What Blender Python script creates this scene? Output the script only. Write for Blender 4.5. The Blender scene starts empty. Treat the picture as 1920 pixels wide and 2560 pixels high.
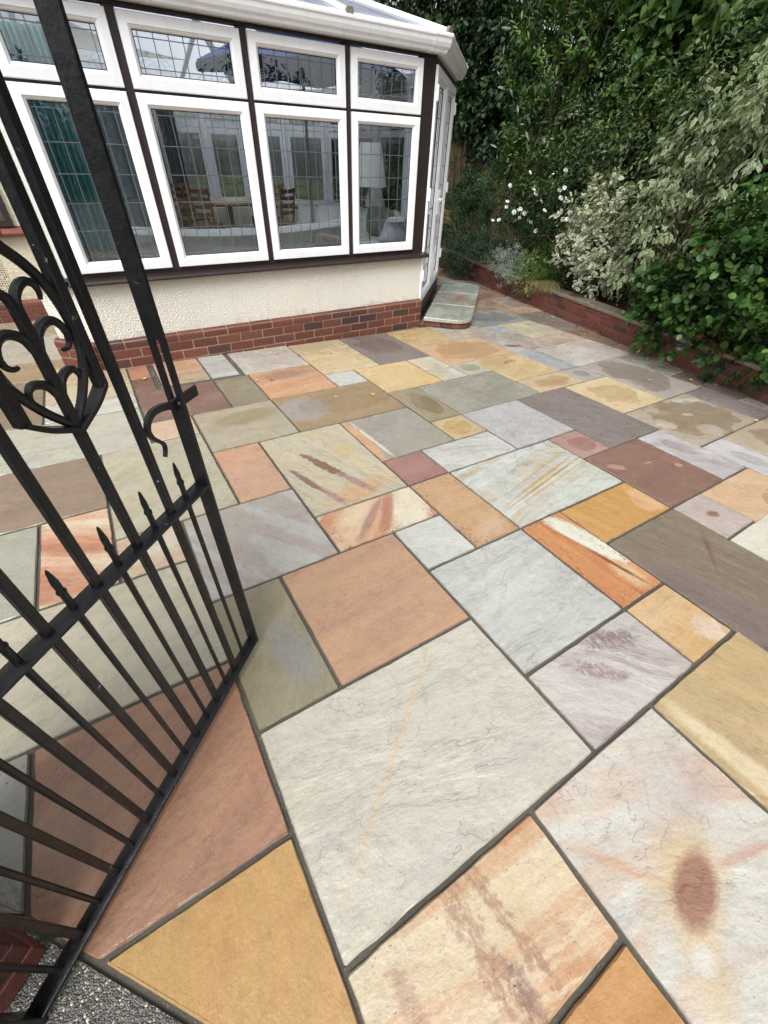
import bpy, bmesh, math, random
import numpy as np
from mathutils import Matrix, Vector

random.seed(7)
R = math.radians
scene = bpy.context.scene
col = scene.collection

# ------------------------------------------------------------------ camera
CAM = Vector((-1.21369, -4.364186, 1.55267))
CR = ((0.848593, -0.528201, 0.029887), (-0.326979, -0.56805, -0.755251), (0.415901, 0.631129, -0.654754))
cd = bpy.data.cameras.new('camera')
cam = bpy.data.objects.new('camera', cd)
col.objects.link(cam)
mx = Matrix.Identity(4)
for i in range(3):
    mx[i][0] = CR[0][i]
    mx[i][1] = -CR[1][i]
    mx[i][2] = -CR[2][i]
    mx[i][3] = CAM[i]
cam.matrix_world = mx
cd.sensor_fit = 'HORIZONTAL'
cd.sensor_width = 36
cd.lens = 19.288
cd.clip_start = 0.02
cd.clip_end = 500
scene.camera = cam

# ------------------------------------------------------------------ sky, sun, exposure
SUN_EL, SUN_AZ = 52.0, 226.0        # direction towards the sun, azimuth clockwise from +Y
w = bpy.data.worlds.new('World')
scene.world = w
w.use_nodes = True
nt = w.node_tree
sky = nt.nodes.new('ShaderNodeTexSky')
sky.sky_type = 'NISHITA'
sky.sun_disc = False
sky.sun_elevation = R(SUN_EL)
sky.sun_rotation = R(SUN_AZ)
sky.air_density = 1.0
sky.dust_density = 4.0
sky.ozone_density = 1.0
hs = nt.nodes.new('ShaderNodeHueSaturation')
hs.inputs['Saturation'].default_value = 0.12
nt.links.new(sky.outputs[0], hs.inputs['Color'])
bg = nt.nodes['Background']
nt.links.new(hs.outputs[0], bg.inputs[0])
bg.inputs[1].default_value = 0.13

sd = bpy.data.lights.new('sun', 'SUN')
sd.energy = 1.4
sd.angle = R(35)
sd.color = (1.0, 0.985, 0.965)
sun = bpy.data.objects.new('sun', sd)
col.objects.link(sun)
to_sun = Vector((math.cos(R(SUN_EL)) * math.sin(R(SUN_AZ)), math.cos(R(SUN_EL)) * math.cos(R(SUN_AZ)), math.sin(R(SUN_EL))))
sun.rotation_euler = to_sun.to_track_quat('Z', 'Y').to_euler()
sun.location = to_sun * 20

vs = scene.view_settings
vs.view_transform = 'Standard'
vs.look = 'None'
vs.exposure = 0.80
vs.gamma = 1.0
vs.use_curve_mapping = False
scene.render.engine = 'CYCLES'
cy = scene.cycles
cy.use_denoising = True
cy.max_bounces = 10
cy.diffuse_bounces = 4
cy.glossy_bounces = 4
cy.transmission_bounces = 6
cy.transparent_max_bounces = 24
cy.sample_clamp_indirect = 8
cy.caustics_reflective = False
cy.caustics_refractive = False

# ------------------------------------------------------------------ helpers: objects
WM = {}
def place(o, parent=None, M=None):
    M = M.copy() if M is not None else Matrix.Identity(4)
    col.objects.link(o)
    if parent is not None:
        o.parent = parent
        o.matrix_parent_inverse = WM[parent].inverted()
    o.matrix_basis = M
    WM[o] = M
    return o

def mobj(name, me, mat=None, parent=None, M=None):
    if mat is not None and len(me.materials) == 0:
        me.materials.append(mat)
    return place(bpy.data.objects.new(name, me), parent, M)

def empty(name, loc, label=None, cat=None, group=None, rz=0.0):
    o = bpy.data.objects.new(name, None)
    o.empty_display_size = 0.1
    place(o, None, Matrix.Translation(Vector(loc)) @ Matrix.Rotation(rz, 4, 'Z'))
    if label:
        tag(o, label, cat, group)
    return o

def tag(o, label=None, cat=None, group=None, kind=None):
    if label: o['label'] = label
    if cat: o['category'] = cat
    if group: o['group'] = group
    if kind: o['kind'] = kind
    return o

class MB:
    """collects polygons for one mesh"""
    def __init__(s):
        s.v = []; s.f = []
    def poly(s, pts):
        n = len(s.v); s.v += [tuple(p) for p in pts]; s.f.append(tuple(range(n, n + len(pts))))
    def grid(s, rings, closed=True, caps=True):
        n0 = len(s.v); k = len(rings[0])
        for r in rings: s.v += [tuple(p) for p in r]
        for i in range(len(rings) - 1):
            a = n0 + i * k; b = a + k
            for j in range(k if closed else k - 1):
                j2 = (j + 1) % k
                s.f.append((a + j, a + j2, b + j2, b + j))
        if caps:
            s.f.append(tuple(n0 + j for j in reversed(range(k))))
            e = n0 + (len(rings) - 1) * k
            s.f.append(tuple(e + j for j in range(k)))
    def box(s, x0, x1, y0, y1, z0, z1, b=0.0):
        if x0 > x1: x0, x1 = x1, x0
        if y0 > y1: y0, y1 = y1, y0
        if z0 > z1: z0, z1 = z1, z0
        if b <= 0:
            s.grid([[(x0, y0, z), (x1, y0, z), (x1, y1, z), (x0, y1, z)] for z in (z0, z1)])
        else:
            def ring(z, i):
                return [(x0 + b + i, y0 + i, z), (x1 - b - i, y0 + i, z), (x1 - i, y0 + b + i, z), (x1 - i, y1 - b - i, z),
                        (x1 - b - i, y1 - i, z), (x0 + b + i, y1 - i, z), (x0 + i, y1 - b - i, z), (x0 + i, y0 + b + i, z)]
            s.grid([ring(z0, b), ring(z0 + b, 0), ring(z1 - b, 0), ring(z1, b)])
    def tube(s, pts, rad, n=6, caps=True):
        pts = [Vector(p) for p in pts]
        if not hasattr(rad, '__len__'): rad = [rad] * len(pts)
        rings = []
        ref = Vector((0.123, 0.345, 0.93))
        for i, p in enumerate(pts):
            t = (pts[min(i + 1, len(pts) - 1)] - pts[max(i - 1, 0)])
            if t.length < 1e-9: t = Vector((0, 0, 1))
            t.normalize()
            a = t.cross(ref)
            if a.length < 1e-3: a = t.cross(Vector((1, 0, 0)))
            a.normalize(); b = t.cross(a)
            rings.append([p + (a * math.cos(2 * math.pi * j / n) + b * math.sin(2 * math.pi * j / n)) * rad[i] for j in range(n)])
        s.grid(rings, True, caps)
    def build(s, name='m', smooth=False):
        me = bpy.data.meshes.new(name)
        me.from_pydata(s.v, [], s.f)
        me.validate(clean_customdata=False)
        bm = bmesh.new(); bm.from_mesh(me)
        bmesh.ops.recalc_face_normals(bm, faces=bm.faces)
        bm.to_mesh(me); bm.free()
        if smooth:
            me.polygons.foreach_set('use_smooth', [True] * len(me.polygons))
        me.update()
        return me

def smooth_angle(me, ang=40):
    me.polygons.foreach_set('use_smooth', [True] * len(me.polygons))
    try:
        me.set_sharp_from_angle(angle=R(ang))
    except Exception:
        pass
    return me

def boxmesh(x0, x1, y0, y1, z0, z1, b=0.0):
    m = MB(); m.box(x0, x1, y0, y1, z0, z1, b); return m.build()

# ------------------------------------------------------------------ helpers: materials
def lin(c, k=1.0):
    out = []
    for x in c[:3]:
        x = x / 255.0
        out.append(min(1.0, k * (x / 12.92 if x <= 0.04045 else ((x + 0.055) / 1.055) ** 2.4)))
    return (out[0], out[1], out[2], 1.0)

LIN = lin

class NT:
    def __init__(s, name):
        s.m = bpy.data.materials.new(name); s.m.use_nodes = True
        s.t = s.m.node_tree; s.t.nodes.clear()
        s.out = s.t.nodes.new('ShaderNodeOutputMaterial')
    def n(s, typ, **kw):
        nd = s.t.nodes.new('ShaderNode' + typ)
        for k, v in kw.items(): setattr(nd, k, v)
        return nd
    def L(s, a, b): s.t.links.new(a, b)
    def val(s, sock, v):
        if hasattr(v, 'is_linked') or hasattr(v, 'links'): s.L(v, sock)
        else: sock.default_value = v
    def noise(s, vec, scale, detail=3, rough=0.55, dist=0.0):
        nd = s.n('TexNoise'); nd.inputs['Scale'].default_value = scale
        nd.inputs['Detail'].default_value = detail; nd.inputs['Roughness'].default_value = rough
        nd.inputs['Distortion'].default_value = dist
        if vec is not None: s.L(vec, nd.inputs['Vector'])
        return nd.outputs['Fac']
    def ramp(s, fac, stops, interp='LINEAR'):
        nd = s.n('ValToRGB'); cr = nd.color_ramp; cr.interpolation = interp
        while len(cr.elements) < len(stops): cr.elements.new(0.5)
        for e, (p, c) in zip(cr.elements, stops):
            e.position = p
            e.color = c if hasattr(c, '__len__') else (c, c, c, 1)
        s.L(fac, nd.inputs['Fac']); return nd.outputs['Color']
    def mix(s, fac, a, b, mode='MIX'):
        nd = s.n('MixRGB', blend_type=mode)
        s.val(nd.inputs['Fac'], fac); s.val(nd.inputs['Color1'], a); s.val(nd.inputs['Color2'], b)
        return nd.outputs['Color']
    def math(s, op, a, b=0.0, c=None):
        nd = s.n('Math', operation=op); s.val(nd.inputs[0], a); s.val(nd.inputs[1], b)
        if c is not None: s.val(nd.inputs[2], c)
        return nd.outputs[0]
    def mapping(s, vec, loc=(0, 0, 0), rot=(0, 0, 0), sc=(1, 1, 1)):
        nd = s.n('Mapping'); s.L(vec, nd.inputs['Vector'])
        nd.inputs['Location'].default_value = loc; nd.inputs['Rotation'].default_value = rot; nd.inputs['Scale'].default_value = sc
        return nd.outputs['Vector']
    def obj(s): return s.n('TexCoord').outputs['Object']
    def gen(s): return s.n('NewGeometry').outputs['Position']
    def bump(s, h, strength=0.5, dist=0.01, normal=None):
        nd = s.n('Bump'); nd.inputs['Strength'].default_value = strength; nd.inputs['Distance'].default_value = dist
        s.L(h, nd.inputs['Height'])
        if normal is not None: s.L(normal, nd.inputs['Normal'])
        return nd.outputs['Normal']
    def pbr(s, color, rough=0.5, normal=None, spec=0.5, metal=0.0, coat=0.0, trans=None):
        p = s.n('BsdfPrincipled')
        s.val(p.inputs['Base Color'], color); s.val(p.inputs['Roughness'], rough)
        p.inputs['Specular IOR Level'].default_value = spec; p.inputs['Metallic'].default_value = metal
        p.inputs['Coat Weight'].default_value = coat
        if normal is not None: s.L(normal, p.inputs['Normal'])
        s.L(p.outputs[0], s.out.inputs['Surface']); return p

def simple(name, rgb, rough=0.5, spec=0.5, metal=0.0, var=0.12, nscale=12.0, bump=0.0, bscale=40.0, bdist=0.004, k=1.0):
    t = NT(name); P = t.obj()
    f = t.noise(P, nscale, 4)
    c = lin(rgb, k)
    lo = tuple(x * (1 - var) for x in c[:3]) + (1,)
    hi = tuple(min(1, x * (1 + var)) for x in c[:3]) + (1,)
    colr = t.ramp(f, [(0.3, lo), (0.7, hi)])
    nrm = None
    if bump > 0:
        nrm = t.bump(t.noise(P, bscale, 4), bump, bdist)
    t.pbr(colr, rough, nrm, spec, metal)
    return t.m

def m_upvc():
    t = NT('white_upvc'); P = t.obj()
    f = t.noise(P, 9, 5, 0.65)
    c = t.ramp(f, [(0.3, (0.80, 0.82, 0.86, 1)), (0.75, (0.87, 0.88, 0.91, 1))])
    dr = t.noise(t.mapping(t.gen(), sc=(14, 14, 1.2)), 2.0, 5, 0.7)
    c = t.mix(t.ramp(dr, [(0.52, 0.0), (0.78, 0.30)]), c, (0.52, 0.51, 0.47, 1))
    t.pbr(c, t.ramp(t.noise(P, 30, 2), [(0.3, 0.28), (0.7, 0.4)]), t.bump(t.noise(P, 4, 2), 0.08, 0.004), 0.5)
    return t.m

def m_roughcast(name, c0, c1, scale=70, strength=0.9):
    t = NT(name); P = t.gen()
    big = t.noise(P, 1.3, 4, 0.6)
    c = t.mix(t.ramp(big, [(0.35, 0.0), (0.7, 1.0)]), lin(c0), lin(c1))
    fine = t.noise(P, scale * 0.5, 3)
    c = t.mix(0.15, c, t.ramp(fine, [(0.35, lin([x * 0.85 for x in c0])), (0.6, lin(c0))]))
    sz = t.n('SeparateXYZ'); t.L(P, sz.inputs[0])
    spl = t.math('ADD', t.math('MULTIPLY', sz.outputs[2], -5.0), t.math('MULTIPLY', t.noise(P, 6, 5, 0.7), 3.2))
    c = t.mix(t.ramp(spl, [(0.15, 0.0), (0.75, 0.35)]), c, lin((150, 132, 106)))
    drip = t.noise(t.mapping(P, sc=(9, 9, 0.8)), 2.0, 4, 0.6)
    c = t.mix(t.ramp(drip, [(0.58, 0.0), (0.75, 0.22)]), c, lin((176, 166, 146)))
    h = t.noise(t.mapping(P, sc=(0.8, 0.8, 1.3)), scale, 3, 0.55, 0.3)
    h = t.ramp(h, [(0.35, 0.0), (0.62, 1.0)])
    t.pbr(c, 0.85, t.bump(h, strength * 0.6, 0.010), 0.2)
    return t.m

def m_brick(name='red_brick', dark=0.5, wet=0.0):
    t = NT(name); P = t.obj()
    oi = t.n('ObjectInfo').outputs['Random']
    base = t.ramp(oi, [(0.0, lin((86, 50, 43))), (0.2, lin((108, 62, 51))), (0.45, lin((98, 56, 47))), (0.65, lin((118, 70, 57))), (0.82, lin((88, 56, 51))), (0.93, lin((72, 50, 48))), (1.0, lin((62, 46, 46)))])
    n1 = t.noise(P, 28, 5, 0.65)
    base = t.mix(t.ramp(n1, [(0.4, 0.0), (0.75, 0.55)]), base, lin((70, 34, 30)))
    n2 = t.noise(P, 9, 3)
    base = t.mix(t.ramp(n2, [(0.55, 0.0), (0.8, 0.35)]), base, lin((150, 116, 98)))
    h = t.noise(P, 120, 3)
    t.pbr(base, 0.7 - wet, t.bump(h, 0.5, 0.003), 0.4)
    return t.m

def m_mortar(name, rgb, scale=90):
    t = NT(name); P = t.gen()
    f = t.noise(P, 5, 4); g = t.noise(P, scale, 3, 0.7)
    c = t.ramp(f, [(0.3, lin([x * 0.8 for x in rgb])), (0.7, lin(rgb))])
    c = t.mix(t.ramp(g, [(0.62, 0.0), (0.7, 0.5)]), c, lin([min(255, x * 1.7) for x in rgb]))
    t.pbr(c, 0.8, t.bump(g, 0.8, 0.004), 0.4)
    return t.m

def m_glass(name, tint=(0.94, 0.97, 0.965), ior=1.5, gain=2.4):
    t = NT(name)
    tr = t.n('BsdfTransparent'); tr.inputs[0].default_value = tint + (1,)
    gl = t.n('BsdfGlossy'); gl.inputs['Roughness'].default_value = 0.0
    gl.inputs[0].default_value = (0.95, 0.97, 1, 1)
    fr = t.n('Fresnel'); fr.inputs[0].default_value = ior
    nz = t.bump(t.noise(t.gen(), 1.6, 2), 0.06, 0.01)
    t.L(nz, gl.inputs['Normal'])
    f = t.math('MULTIPLY', fr.outputs[0], gain)
    f = t.math('MINIMUM', f, 1.0)
    mxs = t.n('MixShader'); t.L(f, mxs.inputs[0]); t.L(tr.outputs[0], mxs.inputs[1]); t.L(gl.outputs[0], mxs.inputs[2])
    t.L(mxs.outputs[0], t.out.inputs['Surface'])
    return t.m

def m_poly():
    t = NT('polycarbonate')
    a = t.n('BsdfTranslucent'); a.inputs[0].default_value = (0.80, 0.81, 0.88, 1)
    b = t.n('BsdfTransparent'); b.inputs[0].default_value = (0.95, 0.96, 1, 1)
    g = t.n('BsdfPrincipled'); g.inputs['Base Color'].default_value = (0.66, 0.67, 0.74, 1); g.inputs['Roughness'].default_value = 0.25
    m1 = t.n('MixShader'); m1.inputs[0].default_value = 0.5; t.L(a.outputs[0], m1.inputs[1]); t.L(b.outputs[0], m1.inputs[2])
    m2 = t.n('MixShader'); m2.inputs[0].default_value = 0.12; t.L(m1.outputs[0], m2.inputs[1]); t.L(g.outputs[0], m2.inputs[2])
    t.L(m2.outputs[0], t.out.inputs['Surface'])
    return t.m

def m_iron():
    t = NT('black_painted_iron'); P = t.gen()
    f = t.noise(P, 14, 4, 0.6)
    c = t.ramp(f, [(0.35, (0.006, 0.0065, 0.008, 1)), (0.7, (0.012, 0.0125, 0.015, 1))])
    chip = t.noise(P, 62, 3, 0.6)
    where = t.noise(P, 7, 2)
    msk = t.math('MULTIPLY', t.ramp(chip, [(0.69, 0.0), (0.71, 1.0)]), t.ramp(where, [(0.52, 0.0), (0.60, 0.7)]))
    c = t.mix(msk, c, (0.42, 0.44, 0.46, 1))
    rust = t.math('MULTIPLY', t.ramp(t.noise(P, 22, 4, 0.7), [(0.64, 0.0), (0.72, 0.7)]), t.ramp(t.noise(P, 3.1, 2), [(0.52, 0.0), (0.6, 1.0)]))
    c = t.mix(rust, c, (0.10, 0.035, 0.014, 1))
    h = t.noise(P, 55, 4, 0.6)
    t.pbr(c, t.ramp(t.noise(P, 24, 3), [(0.3, 0.28), (0.7, 0.5)]), t.bump(h, 0.6, 0.003), 0.38)
    return t.m

def m_leaf(name, stops, rough=0.42, trans=0.25, spec=0.4, edge=None, edge_w=0.30):
    t = NT(name)
    at = t.n('Attribute', attribute_name='lv'); at.attribute_type = 'GEOMETRY'
    c = t.ramp(at.outputs['Fac'], [(p, lin(x)) for p, x in stops])
    if edge is not None:
        ae = t.n('Attribute', attribute_name='le'); ae.attribute_type = 'GEOMETRY'
        nz = t.noise(t.gen(), 38, 2)
        e = t.math('ADD', ae.outputs['Fac'], t.math('MULTIPLY', t.math('SUBTRACT', nz, 0.5), 1.6))
        c = t.mix(t.ramp(e, [(1 - edge_w - 0.35, 0.0), (1 - edge_w + 0.3, 1.0)]), c, lin(edge))
    p = t.n('BsdfPrincipled'); t.L(c, p.inputs['Base Color']); p.inputs['Roughness'].default_value = rough
    p.inputs['Specular IOR Level'].default_value = spec
    tl = t.n('BsdfTranslucent'); t.L(t.mix(1.0, c, (1.1, 1.25, 0.55, 1), 'MULTIPLY'), tl.inputs[0])
    ms = t.n('MixShader'); ms.inputs[0].default_value = trans
    t.L(p.outputs[0], ms.inputs[1]); t.L(tl.outputs[0], ms.inputs[2]); t.L(ms.outputs[0], t.out.inputs['Surface'])
    return t.m

LIFT = [1.0]
def m_sandstone(name, c1, c2=None, c3=None, ang=0.0, big=2.2, stretch=2.5, soft=(0.38, 0.62), band=0.0, bscale=3.0, bdist=4.0, bpos=(0.45, 0.75),
                speck=0.3, edgespeck=0.0, stain=None, blobs=(), riven=0.35, rough=0.5, seed=0.0, mott=0.16, hx=0.3, hy=0.3, K=0.75, rim_shade_dirt=True):
    """riven sandstone: laminae along the grain, drifting tones, drying water marks, iron blots, stepped flakes"""
    def lin(c, k=1.0):
        g = 0.30 * c[0] + 0.59 * c[1] + 0.11 * c[2]
        warm = c[0] > c[2] * 1.25
        ds = (0.20 if c[1] > 0.82 * c[0] else 0.09) if warm else (0.5 if c[1] >= c[0] else 0.34)
        up = max(0.0, (100 + 0.5 * g) - g) * LIFT[0]
        q = [x + (g - x) * ds + up for x in c]
        return LIN((q[0], q[1], q[2] * 0.985), k)
    rv_amt = min(1.0, riven * 1.2)
    LIFT[0] = 0.26
    t = NT(name); P0 = t.obj()
    off = (seed * 3.17 % 17, seed * 1.93 % 13, seed * 0.71 % 11)
    P = t.mapping(P0, loc=off, rot=(0, 0, R(-ang)))
    PS = t.mapping(P, sc=(1, stretch, 1))
    sp = t.n('SeparateXYZ'); t.L(P, sp.inputs[0])
    def lam(scale, warp, fine, detail=8, rgh=0.68):
        wl = t.math('MULTIPLY', t.math('SUBTRACT', t.noise(P, 2.0, 2, 0.5), 0.5), warp)
        wf = t.math('MULTIPLY', t.math('SUBTRACT', t.noise(t.mapping(P, sc=(1, 3, 1)), 26, 4, 0.7), 0.5), fine)
        W = t.math('MULTIPLY', t.math('ADD', t.math('ADD', sp.outputs[1], wl), wf), scale)
        nd = t.n('TexNoise'); nd.noise_dimensions = '1D'; nd.inputs['Scale'].default_value = 1.0
        nd.inputs['Detail'].default_value = detail; nd.inputs['Roughness'].default_value = rgh
        t.L(W, nd.inputs['W']); return nd.outputs['Fac']
    lm = lam(7.0, 0.16, 0.05)
    c1l = lin(c1, K); c2l = lin(c2 if c2 else [x * 0.9 for x in c1], K)
    f = t.noise(PS, big, 6, 0.62, 0.5)
    f = t.math('ADD', t.math('MULTIPLY', f, 0.62), t.math('MULTIPLY', lm, 0.38))
    c = t.mix(t.ramp(f, [(soft[0] + .03, 0.0), (soft[1] - .03, 1.0)]), c1l, c2l)
    if band > 0:
        lb = lam(bscale * 3.2, 0.035 * bdist, 0.045)
        m = t.ramp(lb, [(0.46, 0.0), (0.53, 0.7), (0.62, 1.0)])
        m = t.math('MULTIPLY', m, t.ramp(t.noise(P, 3.2, 3), [(0.34, 0.15 * band), (0.58, band)]))
        c = t.mix(m, c, lin(c3, K))
    LIFT[0] = 0.15
    for (bx, by, rx, ry, rot, bc, sf, nzk, amt) in blobs:
        v = t.mapping(P0, loc=(-bx, -by, 0))
        v = t.mapping(v, rot=(0, 0, R(-rot)))
        v = t.mapping(v, sc=(1 / rx, 1 / ry, 0))
        ln = t.n('VectorMath', operation='LENGTH'); t.L(v, ln.inputs[0])
        nz = t.noise(t.mapping(P0, loc=(bx * 7, by * 5, 0), rot=(0, 0, R(-rot)), sc=(1, 2.5, 1)), 8, 6, 0.72)
        fz = t.noise(t.mapping(P0, rot=(0, 0, R(-rot)), sc=(1, 2.2, 1)), 60, 5, 0.8)
        d = t.math('ADD', ln.outputs['Value'], t.math('MULTIPLY', t.math('SUBTRACT', nz, 0.5), nzk * 1.25))
        d = t.math('ADD', d, t.math('MULTIPLY', t.math('SUBTRACT', fz, 0.5), 0.8 if nzk > .4 else .3))
        d = t.math('ADD', d, t.math('MULTIPLY', t.math('SUBTRACT', lm, 0.5), 0.5 if nzk > .4 else .15))
        bm_ = t.math('MULTIPLY', t.ramp(d, [(max(0.0, 1 - sf * .8), 1.0), (1 + 0.0001, 0.0)]), amt)
        if nzk > 2:
            fl = t.noise(t.mapping(P0, rot=(0, 0, R(-rot)), sc=(1.6, .7, 1)), 34, 4, 0.7)
            bm_ = t.math('MULTIPLY', bm_, t.ramp(fl, [(0.40, 0.12), (0.52, 1.0)]))
        c = t.mix(bm_, c, lin(bc, K))
    rgh = rough
    damp = t.ramp(t.noise(t.mapping(P0, loc=off), 2.6, 4, 0.6), [(0.42, 0.0), (0.58, 1.0)])
    if stain is not None:
        sx, sy, sr, dark, fade = stain
        dark = [1 - (1 - q) * 0.7 for q in dark]      # drying puddle: outline of its own, darker and smoother inside
        v = t.mapping(t.mapping(P0, loc=(-sx, -sy, 0)), sc=(1 / (hx * sr), 1 / (hy * sr), 0))
        ln = t.n('VectorMath', operation='LENGTH'); t.L(v, ln.inputs[0])
        nz = t.noise(t.mapping(P0, loc=off), 4.5, 2, 0.5)
        d = t.math('ADD', ln.outputs['Value'], t.math('MULTIPLY', t.math('SUBTRACT', nz, 0.5), 1.2))
        d = t.math('ADD', d, t.math('MULTIPLY', t.math('SUBTRACT', t.noise(P0, 30, 4, 0.6), 0.5), 0.07))
        sm = t.ramp(d, [(0.55, 1.0), (0.86, 0.75), (0.92, 0.0)])
        wetc = t.mix(1.0, c, tuple(dark) + (1,), 'MULTIPLY')
        c = t.mix(sm, t.mix(fade * .8, c, lin((206, 196, 184), K)), wetc)
        damp = sm
    mo = t.noise(P, 16, 6, 0.72)
    c = t.mix(mott * 3.0, c, t.ramp(mo, [(0.25, (0.66, 0.63, 0.60, 1)), (0.5, (1, 1, 1, 1)), (0.8, (1.10, 1.10, 1.10, 1))]), 'MULTIPLY')
    st = lam(60.0, 0.12, 0.02, 4, 0.6)
    c = t.mix(0.13, c, t.ramp(st, [(0.25, (0.70, 0.68, 0.65, 1)), (0.5, (1, 1, 1, 1)), (0.75, (1.12, 1.10, 1.07, 1))]), 'MULTIPLY')
    fg = t.noise(P, 150, 4, 0.75)
    c = t.mix(0.5, c, t.ramp(fg, [(0.25, (0.68, 0.67, 0.66, 1)), (0.5, (1, 1, 1, 1)), (0.75, (1.14, 1.14, 1.13, 1))]), 'MULTIPLY')
    if speck > 0:
        vo = t.n('TexVoronoi'); t.L(t.mapping(P0, loc=off, sc=(1, 1.5, 1)), vo.inputs['Vector']); vo.inputs['Scale'].default_value = 38
        nzr = t.noise(P, 34, 3)
        d = t.math('ADD', vo.outputs['Distance'], t.math('MULTIPLY', nzr, 0.25))
        sm2 = t.math('MULTIPLY', t.ramp(d, [(0.20, 1.0), (0.24, 0.0)]), t.ramp(t.noise(P, 5, 2), [(0.46, 0.0), (0.58, min(1.0, speck * 1.2))]))
        c = t.mix(sm2, c, (0.06, 0.05, 0.045, 1))
    if edgespeck > 0:
        sx = t.n('SeparateXYZ'); t.L(P0, sx.inputs[0])
        ex = t.math('SUBTRACT', hx, t.math('ABSOLUTE', sx.outputs[0])); ey = t.math('SUBTRACT', hy, t.math('ABSOLUTE', sx.outputs[1]))
        ed = t.math('MINIMUM', ex, ey)
        nn = t.noise(P, 75, 3, 0.7)
        near = t.ramp(t.math('DIVIDE', ed, 0.09), [(0.1, edgespeck), (1.0, 0.0)])
        m3 = t.math('MULTIPLY', t.ramp(nn, [(0.56, 0.0), (0.62, 1.0)]), near)
        m3 = t.math('MULTIPLY', m3, t.ramp(t.noise(P, 6, 2), [(0.42, 0.0), (0.55, 1.0)]))
        c = t.mix(m3, c, (0.04, 0.036, 0.036, 1))
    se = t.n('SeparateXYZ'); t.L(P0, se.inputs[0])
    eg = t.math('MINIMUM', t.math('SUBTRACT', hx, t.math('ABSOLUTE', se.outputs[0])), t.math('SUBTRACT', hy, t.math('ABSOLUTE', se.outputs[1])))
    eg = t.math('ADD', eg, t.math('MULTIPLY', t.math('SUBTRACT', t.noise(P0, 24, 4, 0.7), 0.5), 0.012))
    if rim_shade_dirt: c = t.mix(t.ramp(t.math('MULTIPLY', eg, 40.0), [(0.26, 0.50), (0.46, 0.0)]), c, lin((96, 88, 78), K))  # slab rims darkened in colour: painted joint shade together with dirt
    # riven relief: stepped flakes plus grain; crevice shade is painted into the colour along the flake edges
    rv = t.noise(t.mapping(P, sc=(0.75, 1.45, 1)), 2.4 + (seed * 7.3 % 1.3), 6, 0.54, 0.3)
    nl = 6.0 + (seed * 3.1 % 3.0)
    lv8 = t.math('MULTIPLY', rv, nl)
    stp = t.math('DIVIDE', t.math('FLOOR', lv8), nl)
    fr = t.math('FRACT', lv8)
    crv = t.math('MULTIPLY', t.ramp(fr, [(0.0, 1.0), (0.035, 0.4), (0.07, 0.0)]), t.ramp(t.noise(P, 3.4, 3), [(0.44, 0.0), (0.58, 0.70 * rv_amt)]))
    c = t.mix(crv, c, t.mix(1.0, c, (0.50, 0.46, 0.41, 1), 'MULTIPLY'))
    hgt = t.math('ADD', t.math('MULTIPLY', stp, 0.6), t.math('MULTIPLY', rv, 0.4))
    n1 = t.bump(hgt, rv_amt, 0.07)
    gr = t.noise(t.mapping(P, sc=(1, 1.25, 1)), 46, 6, 0.68)
    n2 = t.bump(gr, 0.45, 0.006, n1)
    rg = t.mix(damp, t.ramp(mo, [(0.3, (0.27, 0.27, 0.27, 1)), (0.7, (0.44, 0.44, 0.44, 1))]), t.ramp(mo, [(0.3, (0.12, 0.12, 0.12, 1)), (0.7, (0.24, 0.24, 0.24, 1))]))
    pb = t.pbr(c, rg, n2, 0.5)
    t.L(t.math('MULTIPLY', damp, 0.55), pb.inputs['Coat Weight']); pb.inputs['Coat Roughness'].default_value = 0.10
    t.L(n1, pb.inputs['Coat Normal'])
    return t.m

MAT = {}
MAT['upvc'] = m_upvc()
MAT['brown_frame'] = simple('dark_brown_frame', (43, 34, 33), 0.45, 0.4, var=0.25, nscale=30, bump=0.15, bscale=60)
MAT['render'] = m_roughcast('cream_roughcast', (226, 222, 211), (233, 230, 221), 74, 1.25)
MAT['render_house'] = m_roughcast('house_render', (198, 188, 165), (214, 205, 184), 30, 0.6)
MAT['brick'] = m_brick()
MAT['brick_wet'] = m_brick('red_brick_damp', wet=0.15)
MAT['mortar'] = m_mortar('brick_mortar', (158, 136, 112))
MAT['mortar_grey'] = m_mortar('planter_mortar', (112, 98, 90))
MAT['joint'] = m_mortar('slab_joint', (92, 88, 79), 140)
MAT['glass'] = m_glass('window_glass')
MAT['poly'] = m_poly()
MAT['iron'] = m_iron()
MAT['lead'] = simple('lead_came', (98, 104, 110), 0.45, 0.5, 0.3, var=0.2)
MAT['gutter'] = MAT['upvc']
MAT['rubber'] = simple('black_gasket', (26, 26, 28), 0.6, 0.3)
MAT['soffit'] = simple('soffit', (196, 192, 184), 0.6, 0.3, var=0.1)
MAT['soil'] = simple('soil', (48, 37, 29), 0.95, 0.1, var=0.5, nscale=18, bump=1.0, bscale=30, bdist=0.03)
MAT['bark'] = simple('bark', (74, 60, 46), 0.9, 0.1, var=0.4, nscale=20, bump=0.8, bscale=60)
MAT['twig'] = simple('twig', (88, 78, 58), 0.8, 0.2, var=0.3, nscale=20)
MAT['fence'] = simple('fence_wood', (156, 138, 98), 0.85, 0.2, var=0.3, nscale=8, bump=0.5, bscale=50)
MAT['board'] = simple('dark_board', (54, 50, 48), 0.6, 0.3, var=0.3, nscale=14, bump=0.4, bscale=50)
MAT['steel'] = simple('galvanised_steel', (150, 152, 152), 0.4, 0.5, 0.7, var=0.2)
MAT['cap'] = simple('bar_end_cap', (128, 118, 104), 0.6, 0.3)
MAT['hole'] = simple('vent_hole', (40, 38, 34), 0.9, 0.1)

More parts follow.
